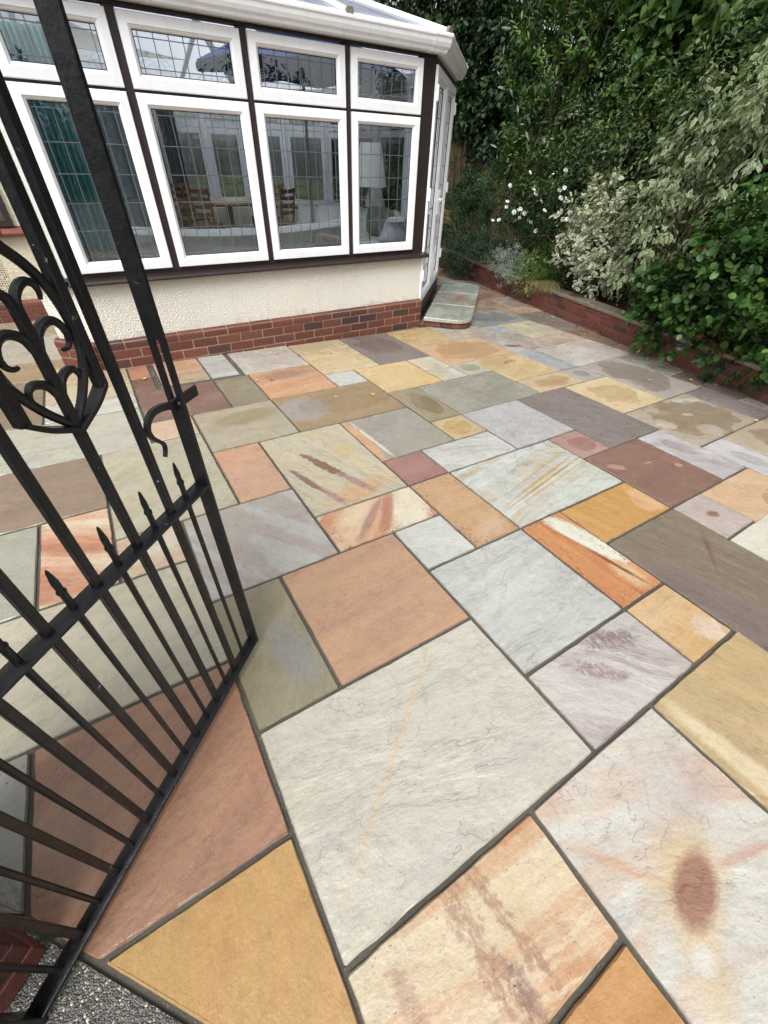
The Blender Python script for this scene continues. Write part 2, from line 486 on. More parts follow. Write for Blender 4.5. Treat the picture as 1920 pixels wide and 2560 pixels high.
# ------------------------------------------------------------------ ground frame (the patio falls gently towards the house)
MOD = 0.305
G0 = Vector((-0.0155078, -2.5001419, 0.0636467))
GX = Vector((0.99967055, -0.00683058, -0.02474135)); GY = Vector((0.00620065, 0.9996569, -0.02544852)); GZ = Vector((0.02490669, 0.02528672, 0.99936992))
GM = Matrix.Identity(4)
for i in range(3):
    GM[i][0] = GX[i]; GM[i][1] = GY[i]; GM[i][2] = GZ[i]; GM[i][3] = G0[i]
def gz(x, y):
    return G0.z - (GZ.x * (x - G0.x) + GZ.y * (y - G0.y)) / GZ.z
def guv(u, v, h=0.0):
    return GM @ Vector((u * MOD, -v * MOD, h))

# base terrain: one sheet to the horizon, with the bed of the patio on top
def terrain():
    m = MB()
    m.poly([(-250, -250, -0.035), (250, -250, -0.035), (250, 250, -0.035), (-250, 250, -0.035)])
    t = NT('garden_soil'); P = t.gen()
    c = t.ramp(t.noise(P, 1.2, 5), [(0.3, lin((46, 44, 30))), (0.7, lin((58, 66, 36)))])
    t.pbr(c, 0.95, t.bump(t.noise(P, 14, 4), 0.8, 0.03), 0.2)
    o = mobj('ground', m.build('ground'), t.m, None, GM)
    tag(o, kind='structure')
terrain()

# patio: mortar bed in the joints; slabs are its children
TH0 = (-5.64, 4.88); TH1 = (-4.96, 5.70)      # gate threshold line in slab modules
def th_v(u): return TH0[1] + (u - TH0[0]) * (TH1[1] - TH0[1]) / (TH1[0] - TH0[0])
def th_u(v): return TH0[0] + (v - TH0[1]) * (TH1[0] - TH0[0]) / (TH1[1] - TH0[1])
def patio():
    m = MB()
    def P(u, v): return (u * MOD, -v * MOD, -0.0115)
    m.poly([P(-9, -17), P(18, -24), P(18, 10), P(th_u(10) - .3, 10), P(-9, th_v(-9) + .36)])
    o = mobj('patio_paving', m.build('patio'), MAT['joint'], None, GM)
    tag(o, kind='structure')
    return o
PATIO = patio()

def slab_mesh(poly, rnd, gap=0.0057):
    """poly: list of (u,v) modules -> (mesh, centre, half extents)"""
    pts = [Vector((u * MOD, -v * MOD)) for u, v in poly]
    a = sum(pts[i].x * pts[(i + 1) % len(pts)].y - pts[(i + 1) % len(pts)].x * pts[i].y for i in range(len(pts)))
    if a < 0: pts.reverse()
    n = len(pts)
    cx = (min(p.x for p in pts) + max(p.x for p in pts)) / 2; cyy = (min(p.y for p in pts) + max(p.y for p in pts)) / 2
    c = Vector((cx, cyy))
    def inset(d):
        out = []
        for i in range(n):
            p0, p1, p2 = pts[i - 1], pts[i], pts[(i + 1) % n]
            e1 = (p1 - p0).normalized(); e2 = (p2 - p1).normalized()
            n1 = Vector((-e1.y, e1.x)); n2 = Vector((-e2.y, e2.x))
            k = 1 + n1.dot(n2)
            out.append(p1 + (n1 + n2) * (d / max(k, 0.3)))
        return out
    g = [gap + rnd.uniform(-0.002, 0.0025) for _ in range(n)]
    base = inset(gap)
    ring = []
    for i in range(n):
        p, q = base[i], base[(i + 1) % n]
        e = q - p; L = e.length; e.normalize(); nn = Vector((-e.y, e.x))
        k = max(2, int(L / 0.045))
        ph = rnd.uniform(0, 6.28)
        w0 = rnd.uniform(-0.0015, 0.0015)
        for j in range(k):
            t = j / k
            if j == 0:
                ring.append((p + e * 0.006 + nn * (w0 + 0.001), nn)); continue
            jit = rnd.uniform(-0.0009, 0.0013) + 0.0008 * math.sin(ph + t * 7)
            if rnd.random() < 0.045: jit += rnd.uniform(0.0015, 0.0045)
            ring.append((p + e * (L * t) + nn * (w0 + jit), nn))
        ring.append((q - e * 0.006 + nn * (w0 + 0.001), nn))
    m = MB()
    top = [((p + nn * (0.0025 + rnd.uniform(0, 0.0025)) - c), ) for p, nn in ring]
    R0 = [((p - c).x, (p - c).y, -0.03) for p, nn in ring]
    R1 = [((p - c).x, (p - c).y, -0.006) for p, nn in ring]
    R2 = [(q[0].x, q[0].y, -0.0005 - rnd.uniform(0, 0.0015)) for q in top]
    m.grid([R0, R1, R2], True, False)
    m.f.append(tuple(2 * len(ring) + j for j in range(len(ring))))
    me = m.build('paving_slab')
    hx = max(abs(p.x - c.x) for p in pts); hy = max(abs(p.y - c.y) for p in pts)
    return me, c, hx, hy

SLABN = [0]
def slab(rect, c1, c2=None, c3=None, **kw):
    SLABN[0] += 1
    i = SLABN[0]
    rnd = random.Random(i * 13 + 5)
    poly = rect if hasattr(rect[0], '__len__') else [(rect[0], rect[2]), (rect[1], rect[2]), (rect[1], rect[3]), (rect[0], rect[3])]
    me, c, hx, hy = slab_mesh(poly, rnd)
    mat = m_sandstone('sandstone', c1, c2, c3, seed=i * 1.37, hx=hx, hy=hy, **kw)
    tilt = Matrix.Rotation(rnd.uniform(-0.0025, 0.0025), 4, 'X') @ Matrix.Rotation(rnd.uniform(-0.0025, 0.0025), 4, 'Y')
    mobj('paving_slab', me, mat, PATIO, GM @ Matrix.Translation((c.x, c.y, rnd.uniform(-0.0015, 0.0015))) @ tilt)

# colours are the stone's own; angle: 0 = grain along the house wall
V = 90
slab((0, 1, 0, 1), (156, 112, 104), (164, 122, 114), edgespeck=1.0, riven=0.15)
slab((0, 1, 1, 3), (186, 142, 98), (196, 158, 120), edgespeck=1.0, stretch=1, riven=0.2, blobs=[(0.02, -0.22, .16, .09, 20, (205, 170, 140), .7, .8, .8)])
slab((-2, 0, 1, 2), (206, 150, 108), (198, 138, 112), (232, 214, 178), ang=48, band=.75, bscale=1.5, bdist=5, edgespeck=.9, stretch=4,
     blobs=[(0.20, -0.02, .13, .30, -30, (228, 216, 184), .4, .5, .9), (0.06, 0.0, .04, .25, -36, (176, 112, 92), .6, .6, .8), (-0.05, -0.0, .03, .26, -48, (150, 104, 100), .7, .5, .7)])
slab((-1, 0, 2, 3), (196, 200, 190), (206, 206, 196), ang=-30, riven=.4)
slab((-3, -1, 2, 4), (190, 150, 118), (176, 136, 112), (200, 158, 120), ang=8, stretch=5, band=.5, bscale=1.6, bdist=3, speck=.9, riven=.3)
slab((-4, -3, 2, 4), (152, 140, 110), (142, 130, 104), ang=70, riven=.2, blobs=[(.06, -.08, .09, .2, 8, (140, 140, 134), .6, .6, .8)])
slab((-4, -1, 4, 6), (206, 198, 182), (196, 190, 178), (216, 200, 172), ang=-10, stretch=4, band=.35, bscale=1.1, bdist=6, riven=1.0, speck=.25,
     blobs=[(-.08, .05, .016, .5, -52, (212, 186, 150), .8, .8, .6)])
slab((-1, 1, 3, 5), (186, 188, 180), (200, 202, 196), (170, 172, 166), ang=9, stretch=6, band=.4, bscale=3, bdist=5, riven=.95, speck=.3)
slab((1, 2, 3, 5), (198, 130, 84), (206, 142, 94), (184, 110, 72), ang=V + 3, stretch=6, band=.8, bscale=2.6, bdist=2.5, edgespeck=.9, speck=.6,
     blobs=[(.075, .1, .075, .27, 12, (226, 222, 202), .35, .6, 1), (.06, -.19, .07, .12, 0, (222, 184, 132), .6, .6, .9), (.05, -.1, .016, .24, 10, (122, 66, 54), .8, .5, .95), (.0, .12, .02, .22, 12, (186, 120, 66), .8, .5, .8)])
slab((-1, 1, 5, 6), (206, 198, 192), (196, 186, 182), (132, 98, 104), ang=-44, stretch=3, band=.45, bscale=2.6, bdist=6, riven=.7,
     blobs=[(.12, .09, .15, .05, -20, (126, 94, 102), .5, 2.2, .75), (-.06, .03, .14, .04, -40, (138, 102, 102), .6, 2.2, .65)])
slab((1, 2, 5, 6), (214, 178, 130), (206, 164, 112), blobs=[(.07, -.09, .08, .07, 0, (222, 196, 172), .4, 1, .9)], riven=.5)
slab((-2, 0, 6, 9), (212, 208, 198), (202, 200, 192), (206, 162, 132), ang=-22, big=1.3, stretch=2, band=.6, bscale=1.1, bdist=9, riven=.9, speck=.35,
     blobs=[(.128, .27, .20, .14, 20, (192, 168, 164), .9, .7, .6), (.12, .30, .12, .085, 20, (208, 204, 196), .9, .7, .6), (-.05, .14, .20, .12, 14, (210, 176, 124), .95, .6, .8), (-.17, .02, .17, .07, 40, (212, 182, 136), .95, .8, .7), (-.2, .25, .16, .02, -51, (206, 160, 124), .9, .6, .6), (.13, .075, .16, .016, -16, (190, 138, 116), .9, .6, .6), (-.062, .110, .118, .056, 16, (150, 102, 84), .42, .38, .9), (.02, -.09, .14, .06, 35, (156, 122, 118), .9, .8, .7), (-.18, .03, .05, .03, 0, (222, 222, 214), .7, .5, .7)])
slab((0, 3, 6, 8), (196, 164, 112), (182, 156, 112), (208, 176, 124), ang=-68, stretch=6, band=.6, bscale=2.2, bdist=2.5, riven=.4, blobs=[(-.37, -.05, .05, .42, 6, (222, 204, 164), .5, .4, .9)])
slab((2, 4, 4, 7), (132, 116, 98), (124, 108, 92), (146, 130, 108), ang=-81, stretch=7, band=.5, bscale=4, bdist=3, riven=.35,
     blobs=[(-.2, -.1, .16, .5, 10, (128, 108, 108), .7, .6, .7), (.12, .16, .02, .22, -50, (120, 84, 74), .9, .6, .7), (-.2, -.3, .3, .03, -20, (112, 78, 76), .9, .6, .7)])
slab((4, 5, 4, 5), (194, 172, 166), (204, 184, 176), riven=.6, blobs=[(.0, .0, .05, .035, -30, (146, 102, 92), .5, .9, .9)])
slab((4, 6, 5, 7), (212, 206, 186), (222, 214, 196), stain=(0, 0, .8, (.80, .79, .77), .05))
slab((5, 7, 4, 6), (216, 180, 140), (208, 168, 126), ang=-40, stain=(.1, -.1, .8, (.80, .76, .70), .12), riven=.3)
slab((7, 8, 3, 5), (196, 192, 200), (206, 202, 206), ang=V, stain=(0, .03, .5, (.84, .83, .80), .1), riven=.5)
slab((8, 10, 3, 5), (188, 166, 136), (176, 152, 122), stain=(.1, 0, .9, (.78, .74, .68), .25))
slab((7, 10, 1, 3), (176, 158, 132), (166, 146, 122), ang=10, stain=(0, 0, 1.05, (.86, .82, .76), .35), blobs=[(-.34, .02, .09, .08, 0, (216, 206, 184), .3, .8, 1), (-.1, -.2, .13, .09, -10, (214, 196, 180), .25, .8, 1), (.02, .04, .06, .03, -20, (216, 196, 178), .3, .8, 1), (.3, .2, .2, .05, -20, (200, 192, 176), .4, .8, .9)])
slab((10, 11, 1, 3), (148, 130, 130), (140, 122, 122), ang=V, riven=.2)
slab((9, 11, -2, 1), (176, 160, 150), (168, 150, 140), ang=V, stain=(0, .05, .95, (.78, .74, .68), .3))
slab((11, 13.6, -2, 0), (160, 160, 144), (148, 146, 132), ang=V)
slab((11, 13.6, 0, 2), (132, 114, 106), (124, 106, 100), ang=V)
slab((11, 13.6, 2, 4), (158, 154, 142), (146, 140, 128))
slab((10, 12, 3, 5), (186, 170, 142), (172, 154, 130))
slab((6, 9, 6, 8), (176, 168, 160), (166, 156, 150)); slab((8, 10, 5, 6), (190, 178, 164)); slab((4, 6, 7, 9), (176, 150, 120)); slab((3, 4, 7, 9), (150, 140, 120))
slab((7, 8, 5, 6), (160, 150, 140)); slab((10, 13, 5, 7), (170, 150, 130)); slab((6, 7, 6 - 0, 6 - 0 + .0001 + 0), (160, 150, 140)) if False else None
slab((7, 9, -1, 1), (228, 204, 164), (220, 190, 144), ang=10, big=1.6, stain=(0, 0, .75, (.93, .86, .70), .05), blobs=[(.02, .05, .12, .06, 0, (226, 206, 158), .4, .9, 1)])
slab((8, 9, -2, -1), (172, 160, 160), (182, 170, 168), stain=(0, 0, .6, (.80, .78, .76), .1))
slab((6, 8, -2, -1), (214, 184, 146), (204, 170, 128), stain=(.05, .0, .8, (.88, .80, .70), .12))
slab((5, 7, -1, 2), (140, 124, 120), (130, 114, 112), (150, 134, 128), ang=-50, stretch=6, band=.4, bscale=5, bdist=3, riven=.3)
slab((4, 5, 1, 2), (168, 124, 116), (176, 136, 128), stain=(0, 0, .8, (.86, .80, .78), .15))
slab((4, 6, 2, 4), (146, 110, 96), (136, 102, 92), stretch=1, riven=.15, blobs=[(-.2, .13, .07, .035, -40, (190, 150, 136), .3, .7, .9), (.21, -.06, .035, .025, 0, (190, 152, 138), .3, .6, .9), (.05, .06, .04, .012, -10, (190, 150, 136), .3, .6, .8)])
slab((6, 7, 2, 4), (212, 206, 210), (198, 188, 192), (162, 142, 148), ang=-39, stretch=5, band=.6, bscale=2.2, bdist=3, blobs=[(.0, .08, .08, .17, 10, (176, 158, 160), .4, .7, .9)])
slab((2, 4, 3, 4), (204, 156, 94), (196, 146, 84), ang=-80, stretch=5, riven=.4, blobs=[(.22, -.03, .09, .12, -20, (222, 178, 132), .25, .7, .9)])
slab((1, 4, 1, 3), (206, 212, 202), (194, 202, 192), (192, 170, 136), ang=13, stretch=5, band=.75, bscale=2.4, bdist=3, riven=.9,
     blobs=[(.05, -.02, .52, .020, 13, (196, 160, 102), .7, .6, .9), (.05, -.055, .52, .013, 12, (180, 142, 100), .7, .6, .85), (.04, .012, .5, .02, 13, (188, 182, 186), .7, .8, .8), (.06, -.09, .52, .014, 11, (204, 170, 118), .7, .6, .8), (.1, -.15, .4, .018, 9, (196, 176, 172), .8, .8, .6), (.06, .045, .46, .012, 14, (186, 164, 120), .8, .7, .6)])
slab((1, 3, 0, 1), (206, 206, 200), (196, 196, 194), (186, 170, 170), ang=-24, stretch=4, band=.4, bscale=1.6, bdist=5, riven=.7)
slab((3, 5, -1, 1), (188, 184, 188), (196, 192, 194), (176, 170, 176), ang=30, stretch=4, band=.4, bscale=2, bdist=5, riven=.6)
slab((2, 3, -1, 0), (206, 176, 124), (198, 164, 108), edgespeck=.8, stain=(0, 0, .85, (.92, .86, .74), .2))
slab((0, 2, -2, 0), (158, 152, 132), (164, 152, 144), (150, 140, 122), ang=20, stretch=4, band=.4, bscale=2, bdist=3, riven=.35,
     blobs=[(-.275, .0, .05, .34, 0, (214, 164, 122), .4, .6, .95), (-.215, -.02, .018, .34, 3, (222, 216, 200), .6, .7, .9)])
slab((-2, 0, -2, 1), (202, 188, 152), (188, 178, 152), (212, 190, 140), ang=-72, stretch=4, band=.45, bscale=1.5, bdist=4, riven=.6, speck=.6,
     blobs=[(.03, -.36, .28, .10, 12, (208, 160, 112), .8, .8, .8), (.16, .08, .09, .09, 0, (206, 174, 112), .6, .7, .6), (-.045, -.02, .20, .034, -70, (132, 94, 80), .2, 1.9, 1), (.05, -.27, .17, .035, -68, (158, 128, 126), .5, .9, .9), (-.2, -.14, .18, .024, -74, (136, 98, 84), .25, 1.9, .95), (-.13, -.34, .13, .03, -74, (160, 126, 126), .6, .9, .8)])
slab((2, 3, -3, -1), (156, 140, 106), (146, 130, 98), ang=V, stain=(.02, -.02, .75, (.76, .73, .64), .1))
slab((3, 6, -3, -1), (166, 162, 146), (154, 150, 136), (176, 160, 132), ang=22, stretch=5, band=.3, bscale=1.8, bdist=4, riven=.35, blobs=[(-.22, -.1, .012, .3, 20, (186, 152, 122), .8, .8, .6)])
slab((6, 8, -4, -2), (226, 200, 152), (216, 180, 122), ang=20, blobs=[(.05, .12, .12, .05, 0, (176, 128, 78), .9, .9, .7)])
slab((5, 6, -4, -3), (196, 190, 164), (186, 182, 158), stain=(0, 0, .75, (.82, .80, .68), .1))
slab((4, 5, -5, -3), (206, 202, 184), (214, 194, 158), ang=V, stretch=3)
slab((2, 4, -5, -3), (218, 180, 118), (224, 192, 132), ang=10)
slab((1, 2, -5, -4), (202, 206, 202), (192, 196, 190))
slab((-1, 2, -4, -2), (154, 126, 88), (164, 138, 104), ang=8, stretch=4, stain=(.12, .05, .9, (.84, .80, .72), .0), blobs=[(-.3, .02, .2, .22, 0, (164, 150, 146), .2, .8, .9)])
slab((-1, 1, -6, -4), (196, 138, 100), (206, 160, 124), ang=6, stretch=5, blobs=[(.0, .16, .35, .12, 0, (150, 108, 98), .8, .6, .8)])
slab((1, 3, -7, -5), (216, 192, 148), (208, 178, 130), ang=6, stretch=3)
slab((1, 3, -8, -7), (194, 174, 130), (204, 186, 146))
slab((3, 5, -8, -5), (118, 106, 104), (128, 114, 110), ang=V, stain=(.0, .05, .9, (.92, .90, .88), .05), riven=.2)
slab((5, 7, -8, -6), (210, 180, 128), (200, 168, 112), ang=-30)
slab((5, 8, -6, -4), (218, 180, 138), (208, 166, 126), stain=(0, .02, .95, (.94, .90, .86), .05))
slab((8, 10, -6, -4), (202, 198, 194), (190, 182, 172), (158, 106, 96), ang=61, band=.95, bscale=1.3, bdist=6, stretch=3, blobs=[(-.15, -.12, .14, .06, -20, (150, 100, 96), .6, .8, .9), (.05, .08, .05, .25, 30, (190, 160, 120), .6, .8, .7)])
slab((8, 9, -4, -2), (172, 178, 186), (164, 170, 178), ang=V)
slab((9, 12, -4, -2), (206, 194, 184), (214, 202, 192), ang=10)
slab((10, 12, -5, -4), (196, 166, 152), (206, 178, 160)); slab((10, 12, -7, -5), (222, 212, 178), (212, 200, 164))
slab((9, 10, -7, -6), (180, 186, 194), (172, 178, 186)); slab((7, 9, -7, -6), (198, 176, 160), (206, 186, 168))
slab((12, 13.6, -5, -3), (146, 122, 98), (134, 110, 90)); slab((12, 13.6, -3, -2), (160, 158, 144), (176, 130, 100))
slab((12, 14.6, -8, -5), (128, 118, 106), (136, 124, 110)); slab((9, 12, -9, -7), (150, 154, 156), (128, 130, 130), stain=(.1, 0, .8, (.84, .84, .82), .1))
slab((12, 14.8, -9, -8), (196, 168, 142), (186, 156, 132)); slab((7, 9, -9, -7), (188, 174, 136), (198, 190, 170))
slab((12, 13, -11, -9), (166, 134, 116), (156, 124, 106)); slab((13, 15, -11, -9), (186, 166, 152), (160, 134, 120)); slab((10, 12, -11, -9), (170, 150, 130))
slab((12, 15.2, -13, -11), (160, 130, 112), (146, 118, 104)); slab((12, 14, -15, -13), (130, 104, 92), (120, 98, 86)); slab((14, 16, -15, -13), (150, 136, 122))
slab((13, 15, -17, -15), (176, 166, 146), (166, 156, 136)); slab((15, 16.5, -17, -15), (160, 130, 110)); slab((13, 16.6, -19, -17), (190, 154, 112)); slab((13, 17, -22, -19), (180, 150, 112))
# beside and behind the gate
slab((-1.06, 1, -8.1, -6), (204, 198, 188), (196, 186, 174), (190, 164, 142), ang=-34, band=.4, bscale=1.5, bdist=5)
slab((-2, -1.16, -8.1, -6.12), (188, 190, 178), (198, 200, 190))
slab((-3.32, -2, -8.1, -7), (206, 166, 136), (198, 158, 124)); slab((-3.32, -2, -7, -6.12), (190, 166, 134), (180, 152, 120))
slab((-4, -3.44, -8.1, -7), (184, 132, 106), (176, 124, 100))
slab([(-4, -7), (-3.44, -7), (-3.44, -6.0), (-2, -6.0), (-2, -4), (-4, -4)], (122, 86, 74), (112, 78, 66), speck=.5, riven=.15, edgespeck=.5)
slab((-2, -1, -6, -4), (134, 122, 92), (126, 114, 86), riven=.2)
slab((-3, -1, -4, -2), (166, 152, 122), (178, 166, 140), ang=6, stretch=4, blobs=[(.05, .1, .28, .12, 5, (146, 134, 90), .3, .8, .8)])
slab((-3, -2, -2, 0), (196, 148, 116), (204, 160, 130), edgespeck=.8)
slab((-4, -2, 0, 2), (172, 158, 148), (182, 178, 172), ang=-60, big=1.4, soft=(.45, .55), riven=.3)
slab((-4, -3, -4, -3), (202, 168, 138), (212, 182, 152))
slab((-5, -3, -3, 0), (186, 176, 148), (176, 166, 138), (198, 190, 164), ang=38, stretch=5, band=.5, bscale=2, bdist=4, riven=.4)
slab((-6, -5, -1, 1), (212, 152, 122), (224, 208, 178), (170, 100, 70), ang=-27, stretch=4, band=.8, bscale=1.4, bdist=5, speck=.6)
slab((-5, -4, 0, 1), (216, 202, 178), (206, 180, 150), (198, 140, 104), ang=15, stretch=4, band=.6, bscale=1.6, bdist=4)
slab((-7, -5, -3, -1), (146, 122, 102), (136, 112, 92), ang=8, stretch=3); slab((-7, -4, -5, -3), (192, 188, 168), (184, 180, 162), ang=20, riven=.5)
slab((-6, -4, -6, -5), (202, 200, 188)); slab((-6, -4, -8.7, -6), (206, 188, 154), (196, 176, 140), ang=10, stretch=4)
slab((-8, -6, -8, -5), (138, 118, 92), (130, 110, 86)); slab((-8, -6, -1, 1), (168, 168, 142), (160, 160, 136), ang=-30, stretch=3)
slab((-7, -4, 1, 3), (198, 190, 164), (188, 180, 154), (206, 190, 156), ang=20, stretch=4, band=.35, bscale=1.6, bdist=4, riven=.6, speck=.6)
slab([(-6, 3), (-4, 3), (-4, 5), (th_u(5), 5), (-6, th_v(-6))], (176, 130, 100), (160, 116, 94), ang=28, stretch=4, riven=.95, speck=.5)
slab([(-8, 3), (-6, 3), (-6, th_v(-6)), (-8, th_v(-8))], (156, 154, 144), (146, 146, 138), speck=1.0, riven=.4)
slab([(th_u(5), 5), (-4, 5), (-4, th_v(-4))], (196, 156, 96), (186, 144, 88), (206, 146, 90), ang=80, stretch=3, band=.3, bscale=1.5, riven=.3, speck=.9)
slab((-4, -2, 6, 7), (224, 208, 178), (216, 190, 152), (196, 130, 82), ang=-8, stretch=5, band=.95, bscale=1.5, bdist=6, riven=.5, speck=.8,
     blobs=[(.0, -.02, .036, .28, 6, (160, 116, 94), .5, 3.0, .7), (.08, .02, .022, .24, 8, (158, 112, 88), .5, 3.0, .65), (.03, -.09, .026, .06, 8, (126, 96, 88), .4, 2.6, .6), (-.2, .04, .03, .1, 8, (176, 138, 116), .5, 2.0, .6)])
slab((-4, -2, 7, 9), (190, 136, 78), (196, 146, 92)); slab((-7, -6, -3 + 4, 3), (180, 176, 150)) if False else None
slab((-8, -5.3, -9.7, -8), (164, 136, 96), (150, 124, 90), ang=6, stretch=5); slab((-8, -5.4, -12.4, -9.7), (186, 180, 162), (176, 170, 152)); slab((-8, -5.4, -15, -12.4), (190, 172, 138), (176, 160, 132))
slab((-9, -7, -5, -3), (176, 160, 140)); slab((-9, -7, -3, -1), (160, 150, 130))

# recessed inspection-cover frame beside the house wall
def cover_frame():
    m = MB()
    def seg(u0, v0, u1, v1, w, z):
        a = Vector((u0 * MOD, -v0 * MOD)); b = Vector((u1 * MOD, -v1 * MOD)); d = (b - a).normalized(); n = Vector((-d.y, d.x)) * w / 2
        m.grid([[(a + n).to_tuple() + (zz,), (b + n).to_tuple() + (zz,), (b - n).to_tuple() + (zz,), (a - n).to_tuple() + (zz,)] for zz in (-0.03, z)])
    for off in (-0.012, 0.012):
        seg(-3.38 + off / MOD, -8.1, -3.38 + off / MOD, -6.05, 0.004, -0.001)
        seg(-1.11 + off / MOD, -8.1, -1.11 + off / MOD, -6.05, 0.004, -0.001)
        seg(-3.40, -6.06 + off / MOD, -1.09, -6.06 + off / MOD, 0.004, -0.001)
    root = mobj('inspection_cover_frame', m.build(), MAT['steel'], None, GM)
    tag(root, 'thin steel frame of the recessed inspection cover against the brick plinth', 'cover frame')
    for u, v in ((-3.38, -7.25), (-1.11, -7.3)):
        k = MB(); k.box(-0.007, 0.007, -0.045, 0.045, -0.02, 0.001, 0.002)
        mobj('lifting_socket', k.build(), MAT['steel'], root, GM @ Matrix.Translation((u * MOD, -v * MOD, 0)))
cover_frame()

# wet tarmac outside the gate
def tarmac():
    m = MB()
    def P(u, v): return (u * MOD, -v * MOD, -0.004)
    a = th_v(-14)
    m.poly([P(-14, a + .045), P(th_u(12), 12.045), P(th_u(12), 30), P(-14, 30)])
    t = NT('wet_tarmac'); P_ = t.gen()
    vo = t.n('TexVoronoi'); t.L(P_, vo.inputs['Vector']); vo.inputs['Scale'].default_value = 260
    r = t.n('SeparateColor'); t.L(vo.outputs['Color'], r.inputs[0])
    c = t.ramp(r.outputs[0], [(0.0, lin((52, 52, 50))), (0.6, lin((80, 79, 75))), (0.90, lin((104, 102, 95))), (0.965, lin((176, 170, 144))), (1.0, lin((206, 200, 172)))], 'LINEAR')
    h = t.math('SUBTRACT', 1.0, vo.outputs['Distance'])
    t.pbr(c, 0.3, t.bump(h, 0.7, 0.004), 0.6)
    o = mobj('tarmac_drive', m.build(), t.m, None, GM)
    tag(o, kind='structure')
tarmac()

# ------------------------------------------------------------------ conservatory
S2 = math.sqrt(0.5)
CONS = empty('conservatory', (0.6, 2.9, 0.0), 'white framed conservatory with dark brown mullions, cream dwarf wall and brick plinth', 'conservatory')
def facade(ox, oy, dx, dy):
    M = Matrix.Identity(4)
    L = math.hypot(dx, dy); dx /= L; dy /= L
    M[0][0] = dx; M[1][0] = dy; M[0][1] = -dy; M[1][1] = dx
    M[0][3] = ox; M[1][3] = oy
    return M
F_FRONT = facade(0, 0, 1, 0)
F_DOOR = facade(2.03, 0, 1, 1)
F_LEFT = facade(-1.36 - 0.27, 0.27, 1, -1)
DEPTH = 5.8
F_RIGHT = facade(3.2, 1.17, 0, 1)
F_BACKCH = facade(3.2, DEPTH - 1.17, -1, 1)
F_BACK = facade(2.03, DEPTH, -1, 0)

def ring_frame(m, x0, x1, z0, z1, prof):
    """mitred frame: prof = [(inward offset, y)] swept round the rectangle"""
    corners = [(x0, z0, 1, 1), (x1, z0, -1, 1), (x1, z1, -1, -1), (x0, z1, 1, -1)]
    n0 = len(m.v); k = len(prof)
    for (x, z, sx, sz) in corners:
        for (o, y) in prof: m.v.append((x + sx * o, y, z + sz * o))
    for c in range(4):
        a = n0 + c * k; b = n0 + ((c + 1) % 4) * k
        for j in range(k):
            j2 = (j + 1) % k
            m.f.append((a + j, a + j2, b + j2, b + j))

SASH = [(0.0, 0.020), (0.0, -0.012), (0.004, -0.018), (0.055, -0.020), (0.060, -0.014), (0.071, -0.006), (0.077, 0.010), (0.077, 0.020)]
def window(F, x0, x1, z0, z1, parent=CONS, prof=SASH, lead=True, vs=0.098, hs_=0.158, yoff=0.0, name='window', fw=0.077, hbord=True):
    M = F @ Matrix.Translation((0, yoff, 0))
    m = MB(); ring_frame(m, x0, x1, z0, z1, prof)
    o = mobj(name, m.build('window_frame'), MAT['upvc'], parent, M)
    g0, g1, h0, h1 = x0 + fw, x1 - fw, z0 + fw, z1 - fw
    p = MB(); p.box(g0 - .004, g1 + .004, 0.012, 0.016, h0 - .004, h1 + .004)
    mobj('pane', p.build(), MAT['glass'], o, M)
    gk = MB(); ring_frame(gk, x0 + fw - .001, x1 - fw + .001, z0 + fw - .001, z1 - fw + .001, [(0, .0075), (.0045, .0065), (.0045, .0119), (0, .0119)])
    mobj('gasket', gk.build(), MAT['rubber'], o, M)
    if lead:
        l = MB(); wv = 0.0027
        xs = [g0 + 0.03, g1 - 0.03]
        n = max(1, int(round((g1 - g0 - .06) / vs)))
        xs += [g0 + 0.03 + (g1 - g0 - .06) * i / n for i in range(1, n)]
        zs = [h0 + 0.03, h1 - 0.03] if hbord else []
        k = max(1, int(round((h1 - h0 - .06) / hs_)))
        zs += [h0 + 0.03 + (h1 - h0 - .06) * i / k for i in range(1, k)]
        rr = random.Random(int((x0 + z0 * 3 + 9) * 1000))
        for x in xs:
            b = rr.uniform(-.002, .002)
            l.box(x - wv + b, x + wv + b, 0.0095, 0.0118, h0, h1)
        for z in zs: l.box(g0, g1, 0.0085, 0.0094, z - wv, z + wv)
        mobj('leading', l.build(), MAT['lead'], o, M)
    return o

TOPZ, M1, M2, BOTZ = 2.205, 1.847, 1.830, 0.775
WX = [(-1.272, -0.598), (-0.541, 0.251), (0.306, 1.104), (1.158, 1.888)]
def facade_frame(F, xs, xa, xb, z0=0.742, post=True):
    """brown fixed frame: head, transom, sill rail, mullions"""
    edges = [xa] + [v for pr in xs for v in pr] + [xb]
    for i in range(0, len(edges), 2):
        if edges[i + 1] - edges[i] > 0.02:
            nm = 'corner_post' if i in (0, len(edges) - 2) else 'mullion'
            mobj(nm, boxmesh(edges[i] - .006, edges[i + 1] + .006, 0.006, 0.075, z0, TOPZ + .018, 0.002), MAT['brown_frame'], CONS, F)
    for (x0, x1) in xs:
        mobj('transom', boxmesh(x0 + .0065, x1 - .0065, 0.008, 0.073, M1 - 0.022 + .004, M1 - .004 + .010), MAT['brown_frame'], CONS, F)
        mobj('frame_rail', boxmesh(x0 + .0065, x1 - .0065, 0.007, 0.074, z0, BOTZ + .008), MAT['brown_frame'], CONS, F)
    mobj('head_rail', boxmesh(xa - .005, xb + .005, 0.004, 0.077, TOPZ + .019, TOPZ + .036), MAT['brown_frame'], CONS, F)

facade_frame(F_FRONT, WX, -1.36, 2.035)
for (x0, x1) in WX:
    window(F_FRONT, x0, x1, M1, TOPZ, hs_=0.19, vs=0.105, hbord=True)
    window(F_FRONT, x0, x1, BOTZ, M2)

